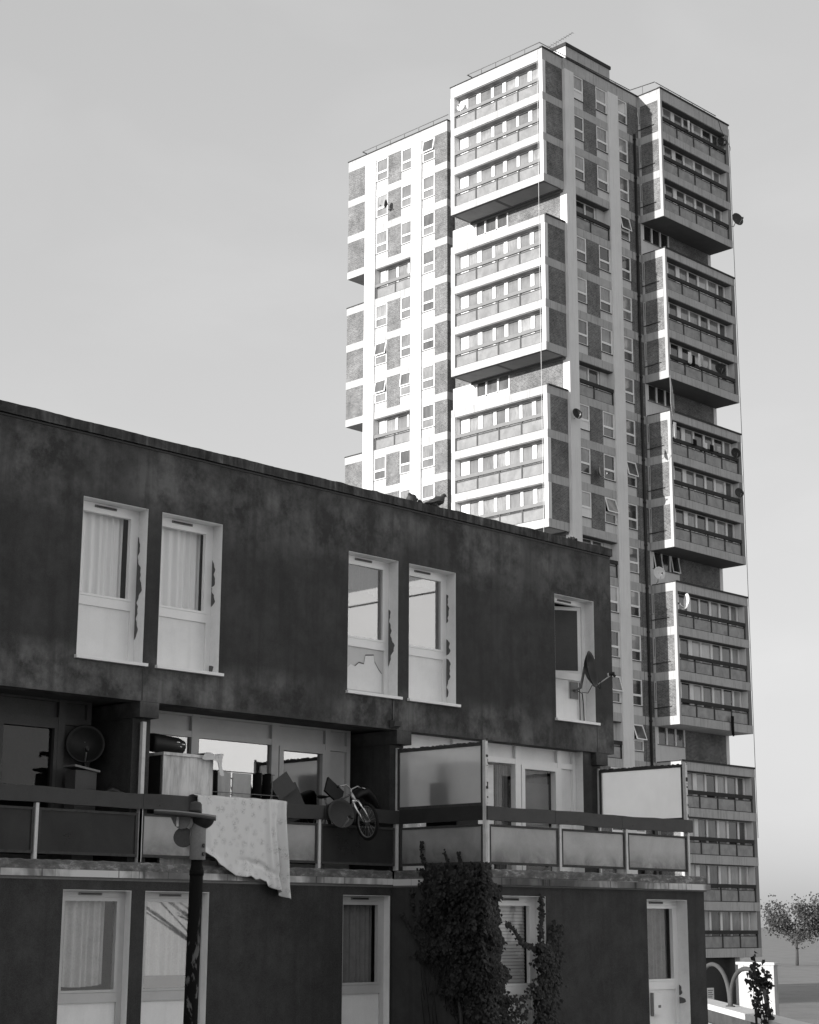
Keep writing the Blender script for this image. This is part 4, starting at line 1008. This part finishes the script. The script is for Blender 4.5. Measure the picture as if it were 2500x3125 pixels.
bdr = MB(); board(bdr, (16.92, 18.32, 1.82), .36, .25, R(-32), .3, 'jet_black', .03); tag(bdr.build('board', None, (16.92, 18.32, 1.7)), 'black square board sticking up behind the hung bicycle', 'board')
tb = MB(); tb.tube([(17.25, 18.25, 1.72), (17.33, 18.25, 1.80), (17.45, 18.25, 1.85), (17.55, 18.22, 1.76), (17.72, 18.2, 1.60), (17.60, 18.24, 1.35)], [.06, .13, .16, .14, .04, .02], 'jet_black', 10, True, .5)
tag(tb.build('bin_bag', None, (17.4, 18.25, 1.3)), 'slumped black bag behind the bicycle wheel on the balcony', 'bag')
# bicycle hung over the rail
bike = thing('bicycle', 'small bicycle hung over the balcony rail, front wheel outside', 'bicycle', (17.06, 18.0, 1.4))
n0 = Vector((math.cos(R(-9)), math.sin(R(-9)), .10)).normalized(); e1 = Vector((0, 0, 1)); e1 = (e1-n0*e1.dot(n0)).normalized(); e2 = n0.cross(e1).normalized()
def wheel(c_, r, nn, par):
    c_ = Vector(c_); e1_ = (Vector((0, 0, 1))-nn*nn.z).normalized(); e2_ = nn.cross(e1_)
    ring = lambda rr_: [c_+e1_*rr_*math.cos(k*math.pi/20)+e2_*rr_*math.sin(k*math.pi/20) for k in range(41)]
    t_ = MB(); t_.tube(ring(r-.02), .022, 'rubber', 8, False); w_ = t_.build('wheel', par)
    q = MB(); q.tube(ring(r-.048), .010, 'grey', 6, False); q.build('rim', w_)
    sp = MB()
    for k in range(18):
        a_ = k*math.pi/9; sp.tube([c_+nn*.02*(1 if k % 2 else -1), c_+(e1_*math.cos(a_)+e2_*math.sin(a_))*(r-.05)], .0015, 'alu', 3)
    sp.tube([c_-nn*.04, c_+nn*.04], .015, 'grey', 8); sp.build('spokes', w_); return w_
wc = Vector((17.06, 17.76, 1.385)); wheel(wc, .262, n0, bike)
wheel((16.98, 18.62, 1.30), .262, n0, bike)
hd0, hd1 = Vector((16.90, 17.93, 1.78)), Vector((16.94, 17.88, 1.67))
m = MB()
for s in (-1, 1): m.tube([hd1+n0*.045*s, hd1+n0*.06*s+(wc-hd1)*.4, wc+n0*.055*s], [.017, .018, .012], 'chrome', 8)
m.tube([hd1-n0*.06, hd1+n0*.06], .02, 'chrome', 8); m.build('fork', bike)
m = MB(); bb_ = Vector((17.0, 18.32, 1.30)); st = Vector((16.90, 18.42, 1.62)); rw = Vector((16.98, 18.62, 1.30))
m.tube([hd0, hd1], .026, 'alu', 8); m.tube([hd0+Vector((0, .01, -.02)), st], .019, 'grey', 8); m.tube([hd1, bb_], .021, 'grey', 8); m.tube([st, bb_], .018, 'grey', 8)
for s in (-1, 1): m.tube([bb_, rw+n0*.05*s], .01, 'grey', 6); m.tube([st, rw+n0*.05*s], .009, 'grey', 6)
m.build('frame', bike)
m = MB(); hb0 = hd0+Vector((0, 0, .05)); m.tube([hd0, hb0], .016, 'alu', 8)
m.tube([hb0+Vector((-.24, -.02, .03)), hb0+Vector((-.1, -.01, .06)), hb0, hb0+Vector((.12, .0, .05)), hb0+Vector((.26, .02, .02))], .011, 'alu', 8)
for s in (-.26, .27): m.tube([hb0+Vector((s*.8, 0, .035)), hb0+Vector((s, 0, .02))], .017, 'jet_black', 8)
for s in (-.17, .18): m.tube([hb0+Vector((s, 0, .04)), hb0+Vector((s*1.2, -.07, .02))], .006, 'chrome', 6)
m.build('handlebar', bike)
m = MB(); m.tube([st, st+Vector((-.02, .03, .12))], .012, 'alu', 8); m.tube([st+Vector((-.02, -.06, .13)), st+Vector((-.02, .04, .13)), st+Vector((-.02, .12, .135))], [.02, .05, .07], 'jet_black', 10, True, .4); m.build('saddle', bike)
# planter and dark heap on the left balcony
pb = thing('storage_box', 'pale box with a light lid on the shaded left balcony', 'box', (12.74, 18.5, .735))
m = MB(); m.box(12.60, 12.92, 18.4, 18.62, .735, 1.86, 'midgrey'); m.build('body', pb); m = MB(); m.hexa([(12.57, 18.37, 1.90), (12.95, 18.37, 1.845), (12.95, 18.65, 1.845), (12.57, 18.65, 1.90), (12.57, 18.37, 1.925), (12.95, 18.37, 1.87), (12.95, 18.65, 1.87), (12.57, 18.65, 1.925)], 'grey'); m.build('lid', pb)
hp = MB(); hp.tube([(12.9, 18.2, 1.58), (13.0, 18.2, 1.62), (13.1, 18.2, 1.60), (13.25, 18.2, 1.58)], [.02, .06, .05, .01], 'jet_black', 9, True, .7); tag(hp.build('bundle', None, (13, 18.2, 1.58)), 'dark crumpled bundle lying on the left balcony rail', 'bundle')
# dark cupboard seen through the near screen
ck_ = thing('storage_cupboard', 'dark cupboard standing behind the frosted privacy screen', 'cupboard', (18.35, 17.3, .735))
m = MB(); m.box(18.10, 18.55, 17.02, 17.62, .735, 1.98, 'jet_black'); m.build('body', ck_); m = MB(); m.box(18.22, 18.55, 16.98, 17.66, 1.985, 2.27, 'midgrey'); m.build('top_box', ck_)
# small security lamp at the party beam
sl2 = thing('security_light', 'small grey floodlight under the wall beside the party beam', 'light', (17.78, 17.99, 2.84))
m = MB(); m.hexa([(17.72, 17.90, 2.79), (17.86, 17.90, 2.79), (17.86, 17.99, 2.76), (17.72, 17.99, 2.76), (17.72, 17.88, 2.86), (17.86, 17.88, 2.86), (17.86, 17.99, 2.88), (17.72, 17.99, 2.88)], 'midgrey'); m.build('lamp_body', sl2)
m = MB(); m.tube([(17.79, 17.992, 2.88), (17.79, 17.985, 3.18)], .008, 'grey', 5); m.build('cable', sl2)

# laundry on the tower balconies
GL = 'washing on the tower balconies'
def tl(x0, x1, ztop, h, mat, label, k): garment(None, x0, x1, 58.62, ztop, lambda u: ztop-h*(.9+.1*math.sin(u*3)), mat, 'laundry', label, 'laundry', GL, .03, n=10, rows_n=6, seed=k)
tl(82.95, 83.25, 33.85, .75, 'cloth_white', 'white garment hung above the rail of a tower balcony, first of four', 1)
tl(83.35, 83.62, 33.75, .7, 'cloth_black', 'black garment hung beside the first white one on that tower balcony', 2)
tl(84.0, 84.2, 34.0, .85, 'cloth_white', 'narrow white garment hung third on that tower balcony', 3)
tl(84.25, 84.5, 33.95, .7, 'cloth_grey', 'grey garment hung fourth on that tower balcony', 4)
tl(81.22, 81.5, 29.05, 1.0, 'cloth_white', 'white cloth tied at the end of the tower balcony with the long washing line', 5)
tl(83.1, 83.5, 28.4, .4, 'cloth_black', 'first black garment on the long washing line of the tower', 6)
tl(84.3, 84.6, 28.4, .38, 'cloth_white', 'small white garment on the long washing line of the tower', 7)
tl(84.9, 85.25, 28.4, .42, 'cloth_black', 'black garment in the middle of the long washing line of the tower', 8)
tl(85.65, 86.0, 28.45, .4, 'cloth_grey', 'last grey garment on the long washing line of the tower', 9)
tl(83.75, 84.0, 49.4, .75, 'cloth_white', 'white cloth pegged on the topmost right balcony of the tower', 10)
tl(86.0, 86.3, 12.0, 1.2, 'cloth_black', 'dark cloth hanging below a low balcony of the tower', 11)

nt_ = MB(); rnd = random.Random(3)
for k in range(9):
    x = 80.98+.03*k; nt_.tube([(81.0, 58.62, 31.9), (x, 58.6, 31.0), (x+rnd.uniform(-.1, .1), 58.58, 30.2), (x+rnd.uniform(-.12, .15), 58.55, 29.6+rnd.uniform(-.3, .2))], .014, 'cloth_grey', 4)
for k in range(7): z = 31.2-.25*k; nt_.tube([(80.97, 58.6, z), (81.1, 58.59, z-.08), (81.24, 58.6, z+.03)], .010, 'cloth_grey', 4)
tag(nt_.build('netting', None, (81, 58.62, 31.8)), 'torn pale netting hanging from the corner of a projecting tower bay', 'netting')

# ================================================================== pigeons
def pigeon(loc, ang, sc_, label, puffed=False):
    t = thing('pigeon', label, 'pigeon', loc, 'pigeons on the roof edge'); loc = Vector(loc); ca, sa = math.cos(ang), math.sin(ang)
    def W(x, z, y=0): return loc+Vector((ca*x-sa*y, sa*x+ca*y, z))*sc_
    b_ = MB()
    if puffed: b_.tube([W(-.12, .05), W(-.08, .07), W(0, .09), W(.06, .10), (W(.09, .13)), W(.11, .16), W(.135, .165), W(.165, .158)], [.006, .05, .085, .08, .05, .034, .028, .003], 'feather', 12)
    else: b_.tube([W(-.30, .06), W(-.2, .085), W(-.1, .115), W(0, .15), W(.07, .175), W(.10, .215), W(.12, .255), W(.145, .275), W(.175, .268), W(.205, .255)], [.012, .03, .055, .078, .068, .042, .032, .031, .018, .003], 'feather', 12)
    b_.build('body', t)
    l_ = MB()
    for s in (-.025, .025): l_.tube([W(.0, .09, s), W(.01, .0, s), W(.05, 0, s)], .006, 'bare', 5)
    l_.build('legs', t)
    for s in (-1, 1):
        wg = MB(); wg.tube([W(.06, .15, .06*s), W(-.05, .13, .075*s), W(-.2, .085, .035*s)], [.02, .035, .006], 'feather', 8, True, .6) if not puffed else wg.tube([W(.05, .09, .07*s), W(-.03, .09, .085*s), W(-.12, .06, .03*s)], [.02, .035, .006], 'feather', 8, True, .6)
        wg.build('wing', t)
pigeon((18.82, 18.08, 6.245), R(-10), .85, 'dark pigeon standing upright on the roof edge of the dark block')
pigeon((18.27, 18.1, 6.235), R(200), .75, 'puffed pigeon crouching on the roof edge left of the upright one', True)

# ================================================================== lamp post
def along(dist, lat, z=0): return fwd_h*dist+right*lat+Vector((0, 0, z))
LC = along(17.0, -2.03); lamp = thing('lamp_post', 'black flaking lamp post with grey sleeve and hooded head before the sheet', 'lamp post', (LC.x, LC.y, GZ))
def LP(r_, f_, z): return LC+right*r_+fwd_h*f_+Vector((0, 0, z))
m = MB(); m.tube([LP(-.035, 0, GZ), LP(-.03, 0, -2.6), LP(0, 0, .50), LP(0, 0, .53), LP(0, 0, .62)], [.075, .072, .064, .056, .056], 'pole', 20)
m.tube([LP(0, 0, .44), LP(0, 0, .49)], [.069, .069], 'pole', 20); m.build('pole', lamp)
m = MB(); m.tube([LP(.004, 0, .585), LP(.004, 0, .59), LP(.004, 0, .86), LP(.02, 0, .98)], [.074, .076, .074, .055], 'grey', 20)
m.tube([LP(.062, -.05, .64), LP(.075, -.055, .64)], .02, 'black', 8); m.tube([LP(.062, -.05, .72), LP(.075, -.055, .72)], .02, 'black', 8); m.build('sleeve', lamp)
# hood: a long thin canopy reaching to the left, deep curved skirt on the right
hood = MB(); top, bot = [], []
for i in range(33):
    u = i/32; r_ = -.43+.60*u; hw = .15*math.sqrt(max(0, 1-abs(2*u-1)**3.2))+.01; z = 1.045-.02*u-.035*u*u
    top.append([LP(r_, hw*math.cos(math.pi*k/8), z+.02*math.sin(math.pi*k/8)) for k in range(9)])
    bot.append([LP(r_, hw*math.cos(math.pi*k/8), z-.03) for k in range(9)])
hood.grid(top, 'grey'); hood.grid([r[::-1] for r in bot], 'midgrey')
for A, Bq in ((0, 0), (8, 8)): hood.grid([[r[A] for r in top], [r[Bq] for r in bot]], 'midgrey')
hood.build('hood', lamp)
m = MB(); rows = []
for i in range(9):
    a_ = i/8*math.pi/2; rr_ = math.cos(a_); rows.append([LP(.05+.11*rr_*math.cos(2*math.pi*k/24), .12*rr_*math.sin(2*math.pi*k/24), .995-.115*math.sin(a_)) for k in range(24)])
m.grid(rows, 'black', True); m.build('lamp_bowl', lamp)
m = MB(); pts = [(-.28, .995), (-.26, .985), (-.235, .93), (-.20, .89), (-.16, .875), (-.11, .885), (-.08, .93), (-.07, .995)]
for y0_, y1_ in ((-.03, .0),):
    m.face([LP(r_, y0_, z) for r_, z in pts], 'grey'); m.face([LP(r_, y1_, z) for r_, z in pts[::-1]], 'grey'); m.grid([[LP(r_, y0_, z) for r_, z in pts+pts[:1]], [LP(r_, y1_, z) for r_, z in pts+pts[:1]]], 'grey', False, False)
m.box(LC.x-.2, LC.x-.17, LC.y+.08, LC.y+.11, .90, .99, 'alu'); m.build('gear_plate', lamp)
m = MB(); m.tube([LP(-.14, .0, .80), LP(-.14, .03, .80)], .095, 'midgrey', 24); m.tube([LP(-.05, 0, .74), LP(-.05, 0, .89)], .03, 'alu', 8); m.build('gear_drum', lamp)
m = MB(); m.tube([LP(-.03, 0, 1.03), LP(-.03, 0, 1.06)], .062, 'jet_black', 20); m.tube([LP(-.03, 0, 1.06), LP(-.03, 0, 1.115), LP(-.03, 0, 1.135), LP(-.03, 0, 1.145)], [.062, .060, .046, .01], 'dish_grey', 20); m.build('photocell', lamp)

# ================================================================== ivy and plants
def leaf(mb, c_, nrm, size, mat, droop=None):
    nrm = Vector(nrm).normalized(); d = Vector(droop or (random.uniform(-.6, .6), random.uniform(-.6, .6), -1)); d = (d-nrm*d.dot(nrm)).normalized(); s = nrm.cross(d)
    c_ = Vector(c_); k = nrm*size*.16
    mb.face([c_-d*size*.42, c_-d*size*.5+s*size*.34-k, c_-d*size*.05+s*size*.5-k, c_+d*size*.2+s*size*.24-k*.5, c_+d*size*.62, c_+d*size*.2-s*size*.24-k*.5, c_-d*size*.05-s*size*.5-k, c_-d*size*.5-s*size*.34-k], mat)
ivy = thing('ivy', 'dark ivy climbing the stepped corner of the low block and round the shuttered window', 'ivy', (17.8, 16.3, GZ))
random.seed(21)
fo = MB(); stx = MB()
def lb(z):                                                          # edge of the mass on the return wall
    b_ = lerp_prof([(-4.4, 16.5), (-1.6, 16.62), (-1.3, 16.72), (-1.05, 16.84), (-.9, 17.05), (-.62, 17.22), (-.5, 17.36), (-.42, 17.46), (-.25, 17.30), (.0, 17.40), (.2, 17.28), (.4, 17.46), (.6, 17.42), (.78, 17.2)])(z)
    return b_+.07*math.sin(z*11)+.05*math.sin(z*27+1)
def rbx(z): return lerp_prof([(-4.4, 18.6), (-1.5, 18.5), (-1.0, 18.22), (-.7, 18.30), (-.5, 18.16), (-.2, 18.2), (.1, 18.06), (.35, 18.16), (.6, 18.02), (.78, 17.9)])(z)+.05*math.sin(z*17)+.03*math.sin(z*41)
def lump(a, z): return .5+.5*math.sin(a*7.3+z*3.1)*math.sin(z*6.7-a*2.9+1.3)
for i in range(13000):
    z = random.uniform(-2.3, .80); sz = random.choice((.03, .04, .045, .055, .07))*random.uniform(.85, 1.2)
    if random.random() < .68:
        y = random.uniform(16.15, lb(z)+random.gauss(0, .06)); edge = min(1, max(0, (lb(z)-y)/.5)); lu = lump(y, z); th = random.uniform(.02, .04+(.06+.24*lu)*edge)
        if random.random() < .12*(1-lu) or (z > .60 and random.random() < .6): continue
        p = Vector((17.82-th, y, z)); n_ = Vector((-1, random.uniform(-.8, .6), random.uniform(-.3, .9)))
    else:
        x = random.uniform(17.66, rbx(z)+random.gauss(0, .03)); edge = min(1, max(0, (rbx(z)-x)/.3)); lu = lump(x*1.3, z); th = random.uniform(.02, .04+(.05+.18*lu)*edge)
        if random.random() < .12*(1-lu): continue
        p = Vector((x, 16.27-th, z)); n_ = Vector((random.uniform(-.8, .4), -1, random.uniform(-.3, .9)))
    leaf(fo, p, n_, sz, 'leaf')
for k in range(14):
    y = random.uniform(16.3, 17.3); z = random.uniform(-1.0, .3); stx.tube([(17.72, y, z-.6), (17.7, y+.05, z-.2), (17.72, y-.06, z+.25)], .006, 'leaf', 5)
def strand(pts, n, spread, size=(.03, .06), nrm=(-.4, -1, .3)):
    pts = [Vector(q) for q in pts]; stx.tube(pts, .007, 'bark', 5)
    for i in range(n):
        t = random.random()*(len(pts)-1); k = min(int(t), len(pts)-2); p = pts[k].lerp(pts[k+1], t-k)+Vector((random.gauss(0, spread), random.gauss(0, spread*.5)-.02, random.gauss(0, spread)))
        leaf(fo, p, Vector(nrm)+Vector((random.uniform(-.6, .6), random.uniform(-.3, .3), random.uniform(-.4, .6))), random.uniform(*size), 'leaf')
L_ = (-1, -.4, .3)
strand([(17.80, 17.83, .16), (17.80, 17.72, -.02), (17.79, 17.5, -.2), (17.78, 17.3, -.3)], 90, .022, (.03, .05), L_)
strand([(17.80, 17.62, .45), (17.79, 17.6, .2), (17.78, 17.5, -.05), (17.77, 17.3, -.1)], 110, .03, (.03, .06), L_)
strand([(17.92, 17.55, 1.12), (17.93, 17.56, .95), (17.92, 17.5, .82), (17.85, 17.3, .76), (17.8, 17.0, .72)], 130, .018, (.025, .05), L_)
strand([(17.93, 17.1, .98), (17.92, 17.05, .85), (17.88, 16.9, .74)], 50, .016, (.02, .04), L_)
strand([(17.93, 16.85, .95), (17.92, 16.8, .82), (17.85, 16.6, .72)], 50, .02, (.025, .045), L_)
strand([(18.2, 16.2, .02), (18.38, 16.22, -.10), (18.5, 16.22, -.24), (18.64, 16.22, -.30), (18.8, 16.2, -.34)], 130, .022)
strand([(18.98, 16.24, .36), (18.99, 16.24, .1), (18.93, 16.22, -.1), (18.95, 16.2, -.4)], 170, .028)
strand([(19.22, 16.22, -.02), (19.2, 16.2, -.2), (19.08, 16.2, -.35), (18.95, 16.2, -.4)], 150, .035)
strand([(19.35, 16.22, .0), (19.32, 16.2, -.3), (19.28, 16.2, -.8)], 120, .04)
for i in range(3400):
    z = random.uniform(-2.3, -.28); w_ = (.07+.09*max(0, -z-.35))*(.7+.5*abs(math.sin(z*9))); x = 18.98+.06*math.sin(z*7)+random.gauss(0, w_)
    if z < -.95: x = random.choice([x, random.uniform(18.2, 19.25)])
    if 18.60 < x < 18.80 and -1.5 < z < -1.0: continue
    leaf(fo, (x, 16.25-random.uniform(.01, .16), z), (random.uniform(-.7, .3), -1, random.uniform(-.2, .8)), random.uniform(.03, .065), 'leaf')
fo.build('foliage', ivy); stx.tube([(17.75, 16.3, GZ), (17.72, 16.5, -2), (17.75, 16.7, -.5), (17.76, 16.9, .6)], .03, 'bark', 6); stx.build('stem', ivy)
def shrub(loc, rx, rz, n, size, label, mat='leaf', flat=.7, z0=0.3):
    t = thing('shrub', label, 'shrub', tuple(loc)); loc = Vector(loc); f = MB(); s = MB()
    tips = []
    for k in range(9):
        a_ = random.uniform(0, 6.28); q = loc+Vector((math.cos(a_)*rx*random.uniform(.3, .95), math.sin(a_)*rx*flat*random.uniform(.3, .95), rz*random.uniform(.65, 1.0)))
        mid = loc.lerp(q, .5)+Vector((random.uniform(-.1, .1), random.uniform(-.1, .1), rz*.1)); s.tube([loc, mid, q], [.025, .015, .005], 'bark', 5); tips += [q, mid.lerp(q, .5), q]
    for i in range(n):
        q = random.choice(tips)+Vector((random.gauss(0, rx*.2), random.gauss(0, rx*.2*flat), random.gauss(0, rz*.045)))
        leaf(f, q, (random.uniform(-1, 1), random.uniform(-1, .4), random.uniform(-.2, 1)), random.uniform(*size), mat)
    f.build('foliage', t); s.build('stem', t); return t
random.seed(5)
shrub((19.9, 15.7, GZ), .6, 2.62, 2600, (.03, .065), 'dark shrub whose top shows at the foot of the end wall, next to the ivy', z0=.3)
shrub((20.9, 15.7, GZ), .3, 2.5, 1500, (.03, .06), 'low dark shrub near the door with the hatch, topping out at the frame edge')

# ================================================================== ledge wall with hoops
lw = thing('ledge_wall', 'low rough wall with a pale stone ledge carrying hoop rails', 'wall', tuple(along(42, 8.1, GZ)))
def run(mb, d0, d1, l0, l1, z0, z1, mat):
    p = [along(d0, l0, z0), along(d0, l1, z0), along(d1, l1, z0), along(d1, l0, z0), along(d0, l0, z1), along(d0, l1, z1), along(d1, l1, z1), along(d1, l0, z1)]; mb.hexa(p, mat)
m = MB(); run(m, 20, 64, 7.95, 8.35, GZ, -2.14, 'rubblewall'); m.build('wall_body', lw)
m = MB(); run(m, 20, 64, 7.80, 8.42, -2.138, -2.0, 'ledge'); m.build('ledge_stone', lw)
lq = MB(); run(lq, 44.5, 49.5, 7.2, 7.75, GZ, -2.45, 'ledge'); tag(lq.build('plinth_block', None, along(47, 7.5, GZ)), 'pale block against the ledge wall just right of the dark end wall', 'block')
hoops = []
for k, d0 in enumerate((40.5, 45.2, 49.9)):
    lab = ['hoop rail on the ledge nearest the camera, partly cut by the frame', 'hoop rail on the ledge whose arch shows beside the dark end wall', 'hoop rail on the ledge hidden mostly by the dark end wall'][k]
    h = MB(); pts = []
    for i in range(25):
        a_ = math.pi*i/24; pts.append(along(d0+2.3-2.3*math.cos(a_)*(1 if 1 else 0), 8.1, -2.02+1.0*math.sin(a_)**.8 if 0 < i < 24 else -2.02))
    h.tube(pts, .055, 'midgrey', 8)
    for e in (0, -1): h.tube([pts[e], pts[e]+Vector((0, 0, .05))], .11, 'midgrey', 8)
    hoops.append(tag(h.build('hoop_rail', None, tuple(along(d0+2.3, 8.1, -2.0))), lab, 'railing', 'hoop rails on the ledge'))
gwm = MB(); gwm.box(63.4, 63.7, 41.6, 43.35, GZ, -1.62, 'concrete'); gwm.box(63.3, 63.8, 41.5, 43.4, -1.62, -1.52, 'ledge')
tag(gwm.build('garden_wall', None, (63.5, 40, GZ)), 'sunlit white garden wall in front of the tower foot', 'wall')
sgn = MB(); q0 = along(52, 8.75, 0); sgn.box(q0.x-.17, q0.x+.17, q0.y-.02, q0.y+.02, -2.1, -1.78, 'pillar'); 
for i in range(4): sgn.box(q0.x-.13, q0.x+.13-.05*(i % 2), q0.y-.024, q0.y-.0201, -1.86-.06*i, -1.835-.06*i, 'grey')
sgn.tube([(q0.x, q0.y+.05, GZ), (q0.x, q0.y+.05, -1.85)], .03, 'grey', 6)
tag(sgn.build('notice_board', None, (q0.x, q0.y, GZ)), 'small pale notice board in the dark gap under the tower', 'sign')
random.seed(9)
shrub(along(39.0, 7.68, GZ), .36, 3.6, 220, (.06, .15), 'leafy shrub leaning over the ledge at the right edge', z0=.6)

# ================================================================== trees at the horizon
def tree(loc, h, r, n, label, leafsz=(.14, .3), bare=False):
    t = thing('tree', label, 'tree', tuple(loc), None); loc = Vector(loc); tr_ = MB(); cr_ = MB(); tips = []
    tr_.tube([loc, loc+Vector((.1, 0, h*.25)), loc+Vector((0, .1, h*.5)), loc+Vector((.1, .1, h*.85))], [h*.03, h*.024, h*.017, h*.004], 'bark', 8)
    for k in range(26):
        z = h*random.uniform(.25, .85); a_ = random.uniform(0, 6.28); b0 = loc+Vector((.05, .05, z)); l = r*random.uniform(.5, 1.0)*(1-.4*z/h)
        b1 = b0+Vector((math.cos(a_)*l*.5, math.sin(a_)*l*.5, l*.35)); b2 = b0+Vector((math.cos(a_)*l, math.sin(a_)*l, l*.6+random.uniform(-.2, .4)))
        tr_.tube([b0, b1, b2], [h*.010, h*.006, h*.002], 'bark', 5)
        for q in range(4):
            a2 = a_+random.uniform(-.9, .9); b3 = b1.lerp(b2, random.random())+Vector((math.cos(a2)*l*.35, math.sin(a2)*l*.35, l*.25)); tr_.tube([b1.lerp(b2, .3), b3], [h*.003, h*.001], 'bark', 4); tips.append(b3)
        tips.append(b2)
    tr_.build('trunk', t)
    if not bare:
        for i in range(n):
            q = random.choice(tips)+Vector((random.gauss(0, r*.13), random.gauss(0, r*.13), random.gauss(0, r*.12))); leaf(cr_, q, (random.uniform(-1, 1), random.uniform(-1, 1), random.uniform(-.2, 1)), random.uniform(*leafsz), 'treeleaf')
        cr_.build('crown', t)
    return t
random.seed(31)
tree(along(200, 43.5, GZ), 6.2, 4.0, 3500, 'leafy tree on the horizon closest to the tower')
tree(along(205, 51.0, GZ), 7.0, 4.4, 3500, 'tallest leafy tree on the horizon, between two lower ones')
tree(along(215, 58.5, GZ), 6.0, 4.0, 3500, 'leafy tree on the horizon furthest from the tower')
random.seed(14)
tree((25.5, 8.6, GZ), 6.5, 5.2, 0, 'bare tree mirrored in the ground-floor panes', bare=True)

# ================================================================== building across the street, seen in the panes only, and an added shade block
m = MB(); m.box(42, 58, -34, 3.5, GZ, 11.0, 'whitewall'); m.box(42.02, 58, -34, 3.48, 11.0, 11.06, 'felt'); m.box(41.97, 58.05, -34.05, 3.55, 11.06, 11.55, 'whitewall')
tag(m.build('rendered_building', None, (50, -15, GZ)), 'tall white rendered building across the street, mirrored in the upper panes', 'building')
m = MB(); m.box(-17, -12.5, 2, 17.9, GZ, 7.5, 'render'); m.box(-17.1, -12.4, 1.9, 17.95, 7.5, 7.7, 'felt')  # unseen block, added to keep the sun off the street and lamp post
tag(m.build('shade_block', None, (-15, 10, GZ)), 'unseen dark rendered block added to shade the street, far outside the picture', 'building')
for o in bpy.data.objects:
    if '_o' in o: del o['_o']
